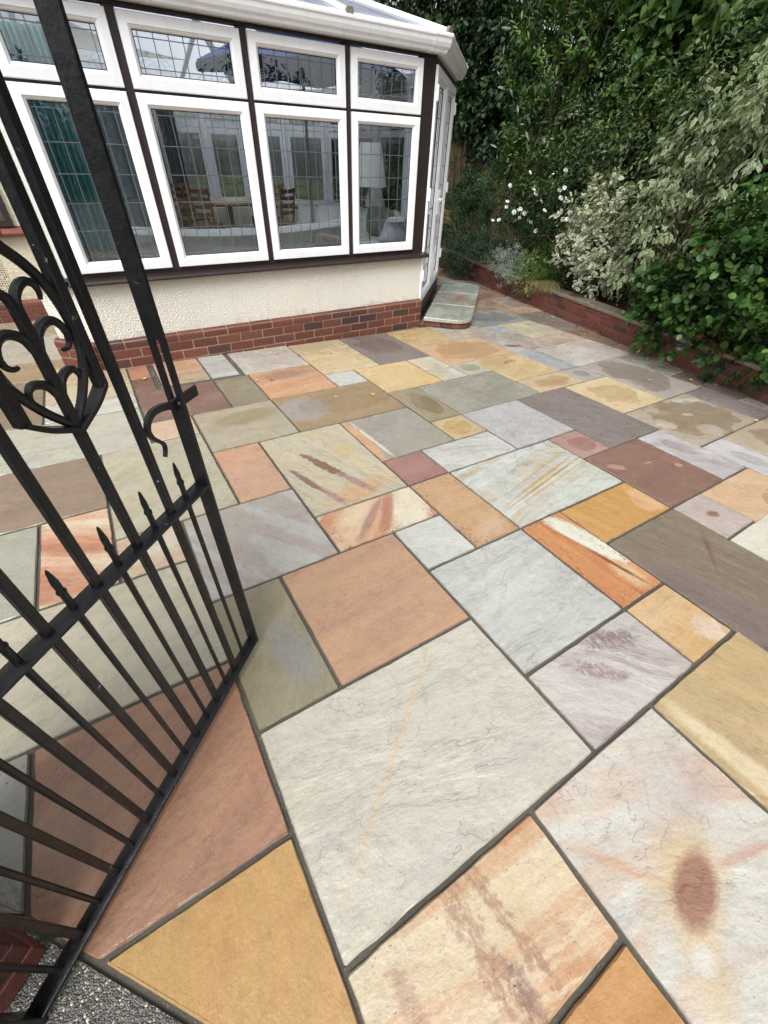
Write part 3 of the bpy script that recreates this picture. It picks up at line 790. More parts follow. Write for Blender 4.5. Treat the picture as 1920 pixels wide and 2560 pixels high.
def sill(F, x0, x1, name='window_sill'):
    m = MB()
    pr = [(-0.075, 0.700), (-0.078, 0.712), (-0.070, 0.728), (0.004, 0.741), (0.07, 0.741), (0.07, 0.700)]
    m.grid([[(x, y, z) for y, z in pr] for x in (x0, x1)])
    return mobj(name, m.build(), MAT['brown_frame'], CONS, F)
sill(F_FRONT, -1.385, 2.085)

def dwarf_wall(F, x0, x1, z0=0.02, z1=0.699, y0=0.0):
    return mobj('dwarf_wall', boxmesh(x0, x1, y0, 0.22, z0, z1), MAT['render'], CONS, F)
dwarf_wall(F_FRONT, -1.362, 2.032)
dwarf_wall(F_LEFT, 0.0, 0.38)

# brick plinth: mortar core with single bricks
def brick_mesh(L, H=0.066, D=0.10, bull=False):
    m = MB()
    if not bull:
        m.box(-L / 2, L / 2, 0, D, 0, H, 0.0035)
    else:
        pr = [(0.0, 0.0), (0.0, H - 0.035)]
        for i in range(1, 6):
            a = i / 5 * math.pi / 2
            pr.append((0.035 * (1 - math.cos(a)), H - 0.035 + 0.035 * math.sin(a)))
        pr += [(D, H), (D, 0.0)]
        b = 0.003
        m.grid([[(x, y + (b if e else 0), z - (b * .5 if e else 0) if z > H * .5 else z) for y, z in pr] for x, e in ((-L / 2, 1), (-L / 2 + b, 0), (L / 2 - b, 0), (L / 2, 1))])
    return m.build('brick')
BM = {}
def bmesh_for(L, bull=False, D=0.10, H=0.066):
    k = (round(L, 3), bull, D, H)
    if k not in BM:
        BM[k] = brick_mesh(L, H, D, bull); BM[k].materials.append(MAT['brick'])
    return BM[k]
def brick_run(F, x0, x1, ztop, courses, parent, yface=-0.045, L=0.215, H=0.066, J=0.010, first_bull=True, D=0.10, seed=1, wet=False):
    rr = random.Random(seed)
    z = ztop
    for c in range(courses):
        z -= H
        off = 0.0 if c % 2 == 0 else (L + J) / 2
        x = x0 - (off if c % 2 else 0)
        while x < x1 - 0.02:
            a = max(x, x0); b = min(x + L, x1)
            if b - a > 0.025:
                me = bmesh_for(b - a, first_bull and c == 0, D, H)
                Mb = F @ Matrix.Translation(((a + b) / 2, yface + rr.uniform(-.0015, .0015), z + rr.uniform(-.001, .001))) @ Matrix.Rotation(rr.uniform(-.004, .004), 4, 'Z')
                mobj('brick', me, None, parent, Mb)
            x += L + J
        z -= J
def plinth(F, x0, x1, ztop=0.262, courses=4, seed=1):
    core = mobj('brick_plinth', boxmesh(x0 + .004, x1 - .004, -0.0405, 0.2, -0.12, ztop - 0.012), MAT['mortar'], CONS, F)
    brick_run(F, x0, x1, ztop, courses, core, seed=seed, H=0.070)
    return core
plinth(F_FRONT, -1.385, 2.058, seed=3)
plinth(F_LEFT, -0.03, 0.375, seed=4)

# door facet: French doors
D_L = 1.655
mobj('door_sill', boxmesh(0.02, D_L, -0.03, 0.08, 0.03, 0.197, 0.004), MAT['board'], CONS, F_DOOR)
mobj('head_rail', boxmesh(0.0, D_L, 0.004, 0.077, TOPZ + .003, TOPZ + .036), MAT['brown_frame'], CONS, F_DOOR)
DPROF = [(0.0, 0.060), (0.0, -0.020), (0.004, -0.026), (0.075, -0.028), (0.082, -0.022), (0.094, -0.012), (0.102, 0.006), (0.102, 0.060)]
def door(x0, x1, hx):
    o = window(F_DOOR, x0, x1, 0.20, 2.185, prof=DPROF, fw=0.102, name='door', vs=0.11, hs_=0.2)
    h = MB()
    h.box(hx - 0.018, hx + 0.018, -0.040, -0.026, 1.02, 1.26, 0.004)
    sgn = 1 if hx < (x0 + x1) / 2 else -1
    h.tube([(hx, -0.03, 1.17), (hx, -0.075, 1.17), (hx + sgn * 0.03, -0.082, 1.17), (hx + sgn * 0.13, -0.078, 1.168)], 0.010, 8)
    mobj('handle', smooth_angle(h.build()), MAT['upvc'], o, F_DOOR)
    for z in (0.45, 1.95, 1.2):
        g = MB(); hxx = x0 + 0.0 if sgn < 0 else x1
        g.box(hxx - 0.012, hxx + 0.012, -0.045, -0.024, z, z + 0.11, 0.003)
        mobj('hinge', g.build(), MAT['upvc'], o, F_DOOR)
    return o
door(0.02, 0.828, 0.78)
door(0.836, D_L - 0.01, 0.885)
# rest of the ring, seen through the glass and past the doors
def plain_run(F, x0, x1, n, doors=False):
    wv = (x1 - x0) / n
    xs = [(x0 + i * wv + .028, x0 + (i + 1) * wv - .028) for i in range(n)]
    edges = [x0] + [v for pr in xs for v in pr] + [x1]
    for i in range(0, len(edges), 2):
        mobj('mullion', boxmesh(edges[i] - .004, edges[i + 1] + .004, 0.002, 0.075, 0.74, TOPZ + .018), MAT['upvc'], CONS, F)
    mobj('head_rail', boxmesh(x0, x1, 0.0, 0.077, TOPZ + .0185, TOPZ + .036), MAT['upvc'], CONS, F)
    for a, b in xs:
        window(F, a, b, M1, TOPZ, hs_=0.19, vs=0.105)
        window(F, a, b, BOTZ, M2, hs_=0.155)
    sill(F, x0 - .02, x1 + .02)
    dwarf_wall(F, x0, x1, z0=-0.15)
    plinth(F, x0 - .02, x1 + .02, seed=int(x1 * 10) + n)
plain_run(F_RIGHT, 0.03, DEPTH - 2.34 - .03, 4)
plain_run(F_BACKCH, 0.03, 1.62, 2)
plain_run(F_BACK, 0.03, 3.39, 5)
# interior floor and the house gable that closes the left side
m = MB()
m.poly([(-1.36, 0.25, 0.13), (-1.35, 0.05, 0.13), (2.0, 0.05, 0.13), (3.15, 1.2, 0.13), (3.15, DEPTH - 1.2, 0.13), (2.0, DEPTH - .05, 0.13), (-1.36, DEPTH - .05, 0.13)])
mobj('floor', m.build(), simple('floor_tiles', (150, 138, 120), 0.35, 0.4, var=0.1, nscale=3), CONS)
mobj('gable_wall', boxmesh(-1.40, -1.362, 0.08, DEPTH, 0.70, 2.36), MAT['upvc'], CONS)
sill(F_LEFT, 0.02, 0.37)

# eaves: fascia, ogee gutter, union, stop end
GUT = [(-0.030, 2.352), (-0.136, 2.352), (-0.142, 2.346), (-0.141, 2.333), (-0.132, 2.322), (-0.128, 2.300), (-0.118, 2.278), (-0.103, 2.264), (-0.097, 2.250), (-0.085, 2.244), (-0.030, 2.244)]
def gutter_run(F, x0, x1, mit0=0.0, mit1=0.0, prof=GUT, name='gutter', mat=None, sc=1.0):
    m = MB()
    yc = sum(p[0] for p in prof) / len(prof); zc = sum(p[1] for p in prof) / len(prof)
    pr = [(yc + (y - yc) * sc, zc + (z - zc) * sc) for y, z in prof]
    m.grid([[(x0 - y * mit0, y, z) for y, z in pr], [(x1 - y * mit1, y, z) for y, z in pr]])
    return mobj(name, smooth_angle(m.build(), 14), mat or MAT['gutter'], CONS, F)
T22 = math.tan(R(22.5))
gutter_run(F_FRONT, -1.40, 2.03, 0, T22)
gutter_run(F_DOOR, 0.0, 1.56, -T22, 0)
gutter_run(F_DOOR, 1.561, 1.585, 0, 0, name='stop_end', sc=1.06)
gutter_run(F_FRONT, 1.90, 2.03, 0, T22, name='gutter_union', sc=1.09)
gutter_run(F_DOOR, 0.0, 0.06, -T22, 0, name='gutter_union', sc=1.09)
FAS = [(0.07, 2.242), (-0.028, 2.242), (-0.028, 2.36), (0.07, 2.36)]
gutter_run(F_FRONT, -1.36, 2.03, -T22, T22, FAS, 'fascia', MAT['soffit'])
gutter_run(F_DOOR, 0, 1.66, -T22, 0, FAS, 'fascia', MAT['soffit'])
gutter_run(F_RIGHT, 0, DEPTH - 2.34, 0, 0, FAS, 'fascia', MAT['soffit'])
gutter_run(F_BACKCH, 0, 1.655, 0, 0, FAS, 'fascia', MAT['soffit'])
gutter_run(F_BACK, 0, 3.7, 0, 0, FAS, 'fascia', MAT['soffit'])

# roof: polycarbonate panels between white glazing bars
PIT = math.tan(R(16.5))
EY, EZ = -0.10, 2.362
APX = (0.35, 2.85); AZ = EZ + (2.85 + 0.10) * PIT
def roof_panel(pts):
    n = Vector(pts[1]) - Vector(pts[0]); n = n.cross(Vector(pts[2]) - Vector(pts[0])).normalized()
    if n.z < 0: n = -n
    m = MB(); m.grid([[tuple(Vector(p) - n * 0.016) for p in pts], [tuple(Vector(p)) for p in pts]])
    mobj('roof_panel', m.build(), MAT['poly'], CONS)
def roof_bar(a, b, cap=False, wd=0.032):
    a = Vector(a); b = Vector(b); d = (b - a).normalized(); s = d.cross(Vector((0, 0, 1))).normalized(); n = s.cross(d)
    m = MB()
    sec = [(-wd, -0.03), (wd, -0.03), (wd, 0.004), (wd * .55, 0.018), (-wd * .55, 0.018), (-wd, 0.004)]
    m.grid([[tuple(p + s * x + n * z) for x, z in sec] for p in (a, b)])
    o = mobj('roof_bar', m.build(), MAT['upvc'], CONS)
    if cap:
        k = MB(); sec2 = [(-wd * 1.05, -0.02), (wd * 1.05, -0.02), (wd * 1.05, 0.012), (wd * .6, 0.03), (-wd * .6, 0.03), (-wd * 1.05, 0.012)]
        k.grid([[tuple(p + s * x + n * z) for x, z in sec2] for p in (a - d * 0.012, a + d * 0.012)])
        mobj('end_cap', k.build(), MAT['cap'], o)
BX = [-1.75, -1.0, 0.05, 1.10]
def front_top(x):
    if x <= APX[0]: return (x, APX[1], AZ)
    t = (2.07 - x) / (2.07 - APX[0]); return (x, EY + t * (APX[1] - EY), EZ + t * (AZ - EZ))
for i, x in enumerate(BX):
    x1 = BX[i + 1] if i + 1 < len(BX) else 2.07
    top = [front_top(x1), front_top(x)] if x1 < 2.07 else [front_top(x)]
    if x < APX[0] < x1: top = [front_top(x1), (APX[0], APX[1], AZ), front_top(x)]
    roof_panel([(x, EY, EZ), (x1, EY, EZ)] + top)
    if i: roof_bar((x, EY - .004, EZ + .004), front_top(x), True)
P4 = (APX[0], APX[1], AZ)
c1, c2, c3, c4 = (3.3, 1.13, EZ), (3.3, DEPTH - 1.13, EZ), (2.07, DEPTH + .1, EZ), (-1.75, DEPTH + .1, EZ)
roof_panel([(2.07, EY, EZ), c1, P4]); roof_panel([c1, c2, P4]); roof_panel([c2, c3, P4]); roof_panel([c3, c4, (-1.75, APX[1], AZ), P4])
roof_bar((2.07, EY - .004, EZ + .006), P4, True, 0.045)
for c in (c1, c2, c3): roof_bar(c, P4, True, 0.045)
for x in (1.1, 0.05, -1.0): roof_bar((x, DEPTH + .1, EZ), (x, APX[1] + max(0, (x - APX[0])) * 1.7, AZ - max(0, (x - APX[0])) * .5), False)
roof_bar((-1.75, APX[1], AZ), P4, False, 0.06)
# eaves beam under the lower edge of the glazing
m = MB(); m.grid([[(x, -0.112 + y, 2.354 + z) for y, z in ((0, 0), (0.05, 0), (0.05, 0.022), (0, 0.012))] for x in (-1.4, 2.06)])
mobj('eaves_trim', m.build(), MAT['upvc'], CONS)

# ------------------------------------------------------------------ things inside the conservatory
CLOTH = simple('pale_upholstery', (224, 223, 220), 0.9, 0.2, var=0.06, nscale=30, bump=0.2, bscale=200)
CLOTH_G = simple('grey_upholstery', (132, 132, 130), 0.9, 0.2, var=0.08, nscale=30, bump=0.2, bscale=200)
WOOD = simple('teak', (140, 100, 74), 0.5, 0.4, var=0.25, nscale=10)
FZ = 0.131
def rbox(m, x0, x1, y0, y1, z0, z1, b=0.04): m.box(x0, x1, y0, y1, z0, z1, b)
def subsurf(o, lv=2):
    md = o.modifiers.new('s', 'SUBSURF'); md.levels = lv; md.render_levels = lv
    o.data.polygons.foreach_set('use_smooth', [True] * len(o.data.polygons))
def sofa(loc, rz, W, label, D=0.85, BH=0.72):
    s = empty('sofa', (loc[0], loc[1], FZ), label, 'sofa', rz=rz)
    M = WM[s]
    def part(n, *a, mat=CLOTH, b=0.06):
        m = MB(); m.box(*a, b); o = mobj(n, m.build(), mat, s, M); subsurf(o, 2); return o
    part('seat_base', -W / 2, W / 2, -D / 2, D / 2, 0.08, 0.32, mat=CLOTH_G)
    # back: sagging rolled top
    k = MB(); N = 12; rings = []
    for i in range(N + 1):
        x = -W / 2 + W * i / N; t = abs(2 * i / N - 1); zt = BH + 0.06 * t * t
        rings.append([(x, -D / 2, 0.1), (x, -D / 2 - .02, zt - .12), (x, -D / 2 - .03, zt - .02), (x, -D / 2 + .05, zt + .03), (x, -D / 2 + .15, zt), (x, -D / 2 + .2, zt - .15), (x, -D / 2 + .2, 0.1)])
    k.grid(rings); o = mobj('backrest', smooth_angle(k.build(), 60), CLOTH, s, M)
    for sx in (-1, 1): part('arm', sx * W / 2 - .1, sx * W / 2 + .1, -D / 2, D / 2, 0.1, 0.55)
    n = 2 if W < 1.9 else 3
    for i in range(n):
        a = -W / 2 + .1 + (W - .2) * i / n; part('seat_cushion', a + .01, a + (W - .2) / n - .01, -D / 2 + .2, D / 2 + .02, 0.32, 0.46, b=.05)
    for i in range(n):
        a = -W / 2 + .1 + (W - .2) * (i + .5) / n
        m = MB(); m.box(-.22, .22, -.06, .06, 0, .38, .05)
        o = mobj('cushion', m.build(), CLOTH if i else CLOTH_G, s, M @ Matrix.Translation((a, -D / 2 + .3, .46)) @ Matrix.Rotation(.3, 4, 'X') @ Matrix.Rotation(.15 * (i - .5), 4, 'Y')); subsurf(o, 2)
    for sx in (-1, 1):
        for sy in (-1, 1):
            f = MB(); f.tube([(sx * (W / 2 - .1), sy * (D / 2 - .08), 0), (sx * (W / 2 - .1), sy * (D / 2 - .08), .09)], .025, 8); mobj('foot', f.build(), WOOD, s, M)
    return s
sofa((0.25, 0.95), 0.0, 2.3, 'pale sofa with its low curved back against the front windows', BH=0.80)
sofa((2.45, 2.35), R(148), 1.75, 'pale two seat sofa with cushions further inside, behind the tall lamp')
sofa((2.3, 0.95), R(100), 0.75, 'pale armchair close to the window beside the corner post', D=.7, BH=.5)

def lamp(loc, zs0, zs1, r0, r1, label):
    s = empty('lamp', (loc[0], loc[1], FZ), label, 'lamp'); M = WM[s]
    k = MB(); n = 24
    k.grid([[(r * math.cos(6.2832 * j / n), r * math.sin(6.2832 * j / n), z) for j in range(n)] for r, z in ((r0, zs0), (r1, zs1), (r1 - .006, zs1), (r0 - .006, zs0))], True, False)
    t = NT('lamp_shade'); p = t.pbr((0.86, 0.86, 0.85, 1), 0.8, None, 0.2)
    tl = t.n('BsdfTranslucent'); tl.inputs[0].default_value = (0.8, 0.8, 0.78, 1); ms = t.n('MixShader'); ms.inputs[0].default_value = .35
    t.L(p.outputs[0], ms.inputs[1]); t.L(tl.outputs[0], ms.inputs[2]); t.L(ms.outputs[0], t.out.inputs['Surface'])
    mobj('lamp_shade', smooth_angle(k.build()), t.m, s, M)
    q = MB(); q.tube([(0, 0, 0.02), (0, 0, zs0 + .05)], .012, 10); mobj('stem', smooth_angle(q.build()), simple('brass', (130, 104, 62), .35, .5, .8), s, M)
    b = MB(); b.tube([(0, 0, 0), (0, 0, 0.012), (0, 0, .03)], [.14, .14, .03], 20); mobj('base', smooth_angle(b.build()), simple('brass', (130, 104, 62), .35, .5, .8), s, M)
lamp((2.12, 1.3), 1.12, 1.53, 0.20, 0.125, 'floor lamp with a tall white shade behind the last front window')
lamp((3.0, 2.65), 0.80, 1.07, 0.17, 0.09, 'small lamp with a white shade deeper inside, right of the tall lamp')

def table(loc):
    s = empty('round_table', (loc[0], loc[1], FZ), 'round wooden dining table with pale top far inside the conservatory', 'table'); M = WM[s]
    t = MB(); t.tube([(0, 0, .715), (0, 0, .72), (0, 0, .745), (0, 0, .75)], [.56, .6, .6, .585], 32); mobj('table_top', smooth_angle(t.build()), simple('pale_oak', (186, 160, 128), .4, .4, var=.1), s, M)
    p = MB(); p.tube([(0, 0, 0.03), (0, 0, .2), (0, 0, .714)], [.09, .05, .06], 14); mobj('pedestal', smooth_angle(p.build()), WOOD, s, M)
    for i in range(4):
        a = i * math.pi / 2 + .4; f = MB(); f.tube([(.05 * math.cos(a), .05 * math.sin(a), .1), (.35 * math.cos(a), .35 * math.sin(a), .02)], .025, 6); mobj('leg', f.build(), WOOD, s, M)
table((1.25, 4.75))
def chair(loc, rz, label):
    s = empty('dining_chair', (loc[0], loc[1], FZ), label, 'chair', 'chairs round the dining table', rz); M = WM[s]
    m = MB(); m.box(-.22, .22, -.21, .21, .43, .465, .008); mobj('seat', m.build(), WOOD, s, M)
    for sx in (-1, 1):
        m = MB(); m.tube([(sx * .2, .19, 0), (sx * .2, .19, .43)], .019, 6); mobj('leg', m.build(), WOOD, s, M)
        m = MB(); m.tube([(sx * .2, -.2, 0), (sx * .2, -.19, .45), (sx * .2, -.26, .95)], .019, 6); mobj('leg', m.build(), WOOD, s, M)
    for z in (.58, .68, .78, .88):
        m = MB(); y = -.19 - .07 * (z - .45) / .5; m.box(-.2, .2, y - .01, y + .008, z, z + .055, .004); mobj('back_slat', m.build(), WOOD, s, M)
chair((0.72, 4.35), R(-30), 'slatted wooden chair on the near left side of the round table')
chair((1.95, 4.25), R(35), 'slatted wooden chair on the near right side of the round table')
chair((2.05, 5.1), R(110), 'slatted wooden chair at the far right side of the round table')
chair((0.7, 5.25), R(200), 'slatted wooden chair at the far left side of the round table')

def curtain(name, x0, x1, y, z0, z1, mat, label, rz=0, loc=(0, 0, 0)):
    N = 60; k = MB(); rings = []
    for i in range(N + 1):
        x = x0 + (x1 - x0) * i / N; yy = y + .035 * math.sin(i * 1.25) + .012 * math.sin(i * .37)
        rings.append([(x, yy, z0), (x, yy * 1.0 + .006, (z0 + z1) / 2), (x, yy, z1), (x, yy + .004, z1), (x, yy + .01, (z0 + z1) / 2), (x, yy + .004, z0)])
    k.grid(rings)
    o = mobj(name, smooth_angle(k.build(), 70), mat, None, Matrix.Identity(4)); tag(o, label, 'curtain')
TEAL = simple('teal_fabric', (104, 160, 164), 0.85, 0.2, var=0.15, nscale=6)
GREYC = simple('grey_fabric', (150, 154, 156), 0.85, 0.2, var=0.1, nscale=6)
curtain('curtain', -1.33, -0.84, 1.35, 0.15, 2.25, TEAL, 'long teal curtain hanging inside behind the leftmost front window')
curtain('curtain', 0.55, 0.82, 5.55, 0.15, 2.2, GREYC, 'pale grey curtain drawn at the far windows behind the dining table')
# screen / cupboard behind the second window
def cupboard():
    s = empty('cupboard', (-0.35, 3.6, FZ), 'tall grey painted cupboard inside, left of the dining table', 'cupboard'); M = WM[s]
    g = simple('grey_paint', (150, 160, 164), .6, .3, var=.06)
    mobj('carcass', boxmesh(-.45, .45, -.2, .25, 0, 1.95, .006), g, s, M)
    for sx in (-1, 1):
        for z0, z1 in ((.06, .82), (.88, 1.9)):
            o = mobj('door_panel', boxmesh(sx * .225 - .21, sx * .225 + .21, -.222, -.2005, z0, z1, .006), g, s, M)
            k = MB(); k.tube([(sx * .05, -.222, (z0 + z1) / 2), (sx * .05, -.25, (z0 + z1) / 2)], .012, 8); mobj('knob', k.build(), MAT['steel'], o, M)
cupboard()
def sail(pts, sag, mat, label):
    A, B, C = [Vector(p) for p in pts]; N = 12; k = MB()
    idx = {}
    for i in range(N + 1):
        for j in range(N + 1 - i):
            a, b = i / N, j / N; c = 1 - a - b
            p = A * a + B * b + C * c
            g = (A + B + C) / 3
            e = 3 * (a * b + b * c + c * a)
            p = p + (g - p) * 0.14 * max(0, (1 - 9 * min(a, b, c))) * (4 * max(a * b, b * c, c * a))
            p.z -= sag * e * .33 + 0.0
            idx[i, j] = len(k.v); k.v.append(tuple(p))
    for i in range(N):
        for j in range(N - i):
            k.f.append((idx[i, j], idx[i + 1, j], idx[i, j + 1]))
            if j < N - i - 1: k.f.append((idx[i + 1, j], idx[i + 1, j + 1], idx[i, j + 1]))
    me = k.build(); o = mobj('sail_blind', smooth_angle(me, 80), mat, None, Matrix.Identity(4)); tag(o, label, 'blind')
    md = o.modifiers.new('t', 'SOLIDIFY'); md.thickness = 0.004
def parasol(loc, rad, z0, z1):
    r = empty('parasol', (loc[0], loc[1], FZ), 'open navy parasol standing inside behind the third front window', 'parasol'); M = WM[r]
    navy = simple('navy_canvas', (36, 58, 124), .8, .2, var=.1)
    k = MB(); n = 8; N = 48
    rings = []
    for t in (0.03, .3, .55, .8, 1.0):
        ring = []
        for j in range(N):
            a = 2 * math.pi * j / N + .2; w_ = abs(((j * n / N) % 1) - .5) * 2
            rr_ = rad * t * (1 - .06 * (1 - w_) * t); ring.append((rr_ * math.cos(a), rr_ * math.sin(a), z1 - (z1 - z0) * t ** 1.15 + .05 * (1 - w_) * t))
        rings.append(ring)
    inner = [[(x, y, z - .004) for x, y, z in rg] for rg in reversed(rings)]
    k.grid(rings + inner, True, False); mobj('canopy', smooth_angle(k.build(), 50), navy, r, M)
    p = MB(); p.tube([(0, 0, 0), (0, 0, z1 + .04)], .02, 10); mobj('pole', smooth_angle(p.build()), MAT['steel'], r, M)
    for j in range(n):
        a = 2 * math.pi * (j) / n + .2; q = MB(); q.tube([(.03 * math.cos(a), .03 * math.sin(a), z1 - .03), (rad * .97 * math.cos(a), rad * .97 * math.sin(a), z0 - .012)], .007, 5); mobj('rib', q.build(), MAT['steel'], r, M)
    b = MB(); b.tube([(0, 0, 0), (0, 0, .05), (0, 0, .07)], [.26, .26, .05], 20); mobj('base', smooth_angle(b.build()), MAT['board'], r, M)
parasol((1.95, 2.75), 1.35, 2.17, 2.66)
sail([(0.30, 1.9, 2.22), (-1.5, 1.2, 2.20), (-0.6, 4.0, 2.7)], 0.2, simple('stone_canvas', (150, 148, 138), .8, .2, var=.1), 'stone coloured sail blind slung under the roof behind the second front window')
def bag():
    k = MB()
    n = 14; rings = []
    rr = random.Random(5)
    for z, r in ((0, .10), (.06, .16), (.14, .17), (.22, .13), (.28, .07), (.33, .09)):
        rings.append([((r + rr.uniform(-.02, .02)) * math.cos(6.28 * j / n) * 1.2, (r + rr.uniform(-.02, .02)) * math.sin(6.28 * j / n), z) for j in range(n)])
    k.grid(rings)
    o = mobj('cloth_bag', smooth_angle(k.build(), 70), simple('white_cotton', (206, 206, 210), .9, .2, var=.05), None, Matrix.Translation((2.25, 0.92, 0.60)))
    tag(o, 'crumpled white cloth bag on the armchair next to the corner post', 'bag')
bag()

# ------------------------------------------------------------------ door step
def step():
    s = empty('door_step', (2.9, 0.45, gz(2.9, 0.45)), 'low stone step with rounded corners in front of the white doors', 'step')
    T = 0.062
    F = facade(2.10, -0.03, 1, 1)
    x0, x1, dep, r = -0.03, 2.02, 0.60, 0.22
    def outline(off, xa, xb, rl, rr):
        pts = [(xa, -0.02), (xb, -0.02)]
        d = -dep - off
        if rr:
            for i in range(7):
                a = i / 6 * math.pi / 2; pts.append((xb - r + r * math.cos(a), d + r - r * math.sin(a)))
        else: pts.append((xb, d))
        if rl:
            for i in range(7):
                a = i / 6 * math.pi / 2; pts.append((xa + r - r * math.sin(a), d + r - r * math.cos(a)))
        else: pts.append((xa, d))
        return pts
    j = [x0, 0.66, 1.33, x1]
    cols = [((166, 168, 150), (184, 186, 172), None), ((176, 166, 156), (168, 160, 150), (166, 126, 98)), ((168, 176, 168), (180, 186, 178), None)]
    for i in range(3):
        a, b = j[i] + (0.004 if i else 0), j[i + 1] - (0.004 if i < 2 else 0)
        o = outline(0, a, b, i == 0, i == 2)
        def ring(ins, z):
            cx = (a + b) / 2; cyy = -dep / 2
            return [(cx + (x - cx) * (1 - ins), cyy + (y - cyy) * (1 - ins), z) for x, y in o]
        m = MB(); m.grid([ring(0.0, T - .038), ring(0.0, T - .006), ring(0.012, T)])
        mt = m_sandstone('step_stone', cols[i][0], cols[i][1], ang=0, stretch=7, seed=40 + i, hx=.5, hy=.5, riven=.3, rim_shade_dirt=False, blobs=[(1.02, -.36, .22, .1, 0, (166, 126, 98), .8, .7, .8)] if i == 1 else ())
        mobj('step_slab', m.build(), mt, s, F)
    # brick riser
    core = mobj('riser', boxmesh(x0 + .06, x1 - .10, -dep + .10, -0.03, -0.3, T - .04), MAT['mortar_grey'], s, F)
    Fr = F @ Matrix.Translation((0, -dep + 0.02 + .045, 0))
    brick_run(Fr, x0 + .20, x1 - .20, T - .0405, 2, core, first_bull=False, seed=9, wet=True)
    # curved corner bricks and the near end
    for xx, sg in ((x0 + .02, 1),):
        Fe = F @ Matrix.Translation((xx, -dep + .20, 0)) @ Matrix.Rotation(R(-90), 4, 'Z')
        brick_run(Fe, -0.38, 0.0, T - .0405, 2, core, yface=0.0, first_bull=False, seed=10, D=.05)
    for k2 in range(4):
        a = R(-90 - 11 - k2 * 22.5)
        for c in range(2):
            Mb = F @ Matrix.Translation((x0 + r + (r - .02) * math.cos(a), -dep + r + (r - .02) * math.sin(a), T - .0405 - .066 - c * .076)) @ Matrix.Rotation(a + R(90), 4, 'Z')
            mobj('brick', bmesh_for(0.078, False, .06), None, core, Mb)
step()

# ------------------------------------------------------------------ house behind, left
def house():
    s = empty('house', (-3.5, 2.2, 0), 'cream rendered house wall with brick sill, far left behind the gate', 'house')
    mobj('wall', boxmesh(-9, -1.41, 2.04, 2.3, -0.1, 5.5), MAT['render_house'], s)
    mobj('wall', boxmesh(-1.56, -1.41, 2.301, 6.2, -0.1, 5.5), MAT['render_house'], s)
    pl = mobj('brick_plinth', boxmesh(-9, -1.415, 2.0, 2.039, -0.1, 0.195), MAT['mortar'], s)
    F = facade(-4, 2.02, 1, 0)
    brick_run(F, 0.2, 2.58, 0.205, 3, pl, yface=-0.03, seed=21, H=0.066)
    win = mobj('window', boxmesh(-3.4, -1.72, 2.02, 2.039, 0.885, 2.1), MAT['glass'], s)
    m = MB(); ring_frame(m, -3.4, -1.72, 0.885, 2.1, [(0, 2.038), (0, 2.0), (.05, 2.0), (.05, 2.038)])
    mobj('frame', m.build(), MAT['brown_frame'], win)
    for i in range(9):
        x = -3.55 + i * .212
        k = MB(); k.grid([[(xx, 2.039, .80), (xx, 1.955, .80), (xx, 1.945, .83), (xx, 2.039, .884)] for xx in (x + .004, x + .206)])
        mobj('sill_tile', k.build(), MAT['brick'], win)
    v = mobj('air_vent', boxmesh(-2.45, -1.98, 2.034, 2.0395, 0.28, 0.62), MAT['render_house'], s)
    h = MB()
    for i in range(22):
        for j in range(16):
            if (i * 7 + j * 3) % 11: 
                x, z = -2.44 + i * .021, .29 + j * .0205
                h.box(x, x + .009, 2.0325, 2.0339, z, z + .010)
    mobj('holes', h.build(), MAT['hole'], v)
house()

# ------------------------------------------------------------------ raised bed
QL = math.hypot(.25, 1)
Q = Vector((.25 / QL, 1 / QL, 0)); EB = Vector((Q.y, -Q.x, 0)); PB = Vector((4.28, 0, 0))
def bed(s, k, z=0.0): return PB + Q * s + EB * k + Vector((0, 0, z))
def raised_bed():
    r = empty('raised_bed_wall', bed(0, 0.1, -0.1), 'low red brick retaining wall with stone coping along the planted bed', 'wall')
    # frame: x runs from the far end towards the viewer, y into the bed, z up; falls slightly with the patio
    M = Matrix.Identity(4)
    X = (-Q + Vector((0, 0, 0.022))).normalized()
    Y = EB
    Zv = X.cross(Y)
    for i in range(3):
        M[i][0] = X[i]; M[i][1] = Y[i]; M[i][2] = Zv[i]
    o = bed(0, 0, 0.0); M[0][3], M[1][3], M[2][3] = o.x, o.y, 0.150
    core = mobj('wall_core', boxmesh(-4.5, 5.2, 0.006, 0.2, -0.5, -0.002), MAT['mortar_grey'], r, M)
    brick_run(M, -4.5, 5.0, 0.0, 5, core, yface=0.0, first_bull=False, seed=31, D=.1)
    rr = random.Random(4)
    x = -4.5
    while x < 5.0:
        L = rr.uniform(.38, .6)
        k = MB()
        n = 6
        top = []
        bot = []
        for i in range(n + 1):
            xx = x + .004 + (L - .008) * i / n; top.append((xx, -0.012 + rr.uniform(-.006, .008), 0.0)); 
        for i in range(n, -1, -1):
            xx = x + .004 + (L - .008) * i / n; top.append((xx, 0.21 + rr.uniform(-.006, .006), 0.0))
        k.grid([[(p[0], p[1], 0.001) for p in top], [(p[0], p[1], 0.030) for p in top], [(p[0], p[1] + (.006 if p[1] < .1 else -.006), 0.036) for p in top]])
        c = rr.choice([((150, 120, 92), (136, 106, 84)), ((140, 142, 132), (128, 130, 122)), ((160, 132, 96), (150, 122, 92)), ((132, 118, 100), (120, 108, 94))])
        mobj('coping_stone', k.build(), m_sandstone('coping', c[0], c[1], seed=60 + x, riven=.6, hx=.5, hy=.1, rim_shade_dirt=False), r, M)
        x += L
raised_bed()
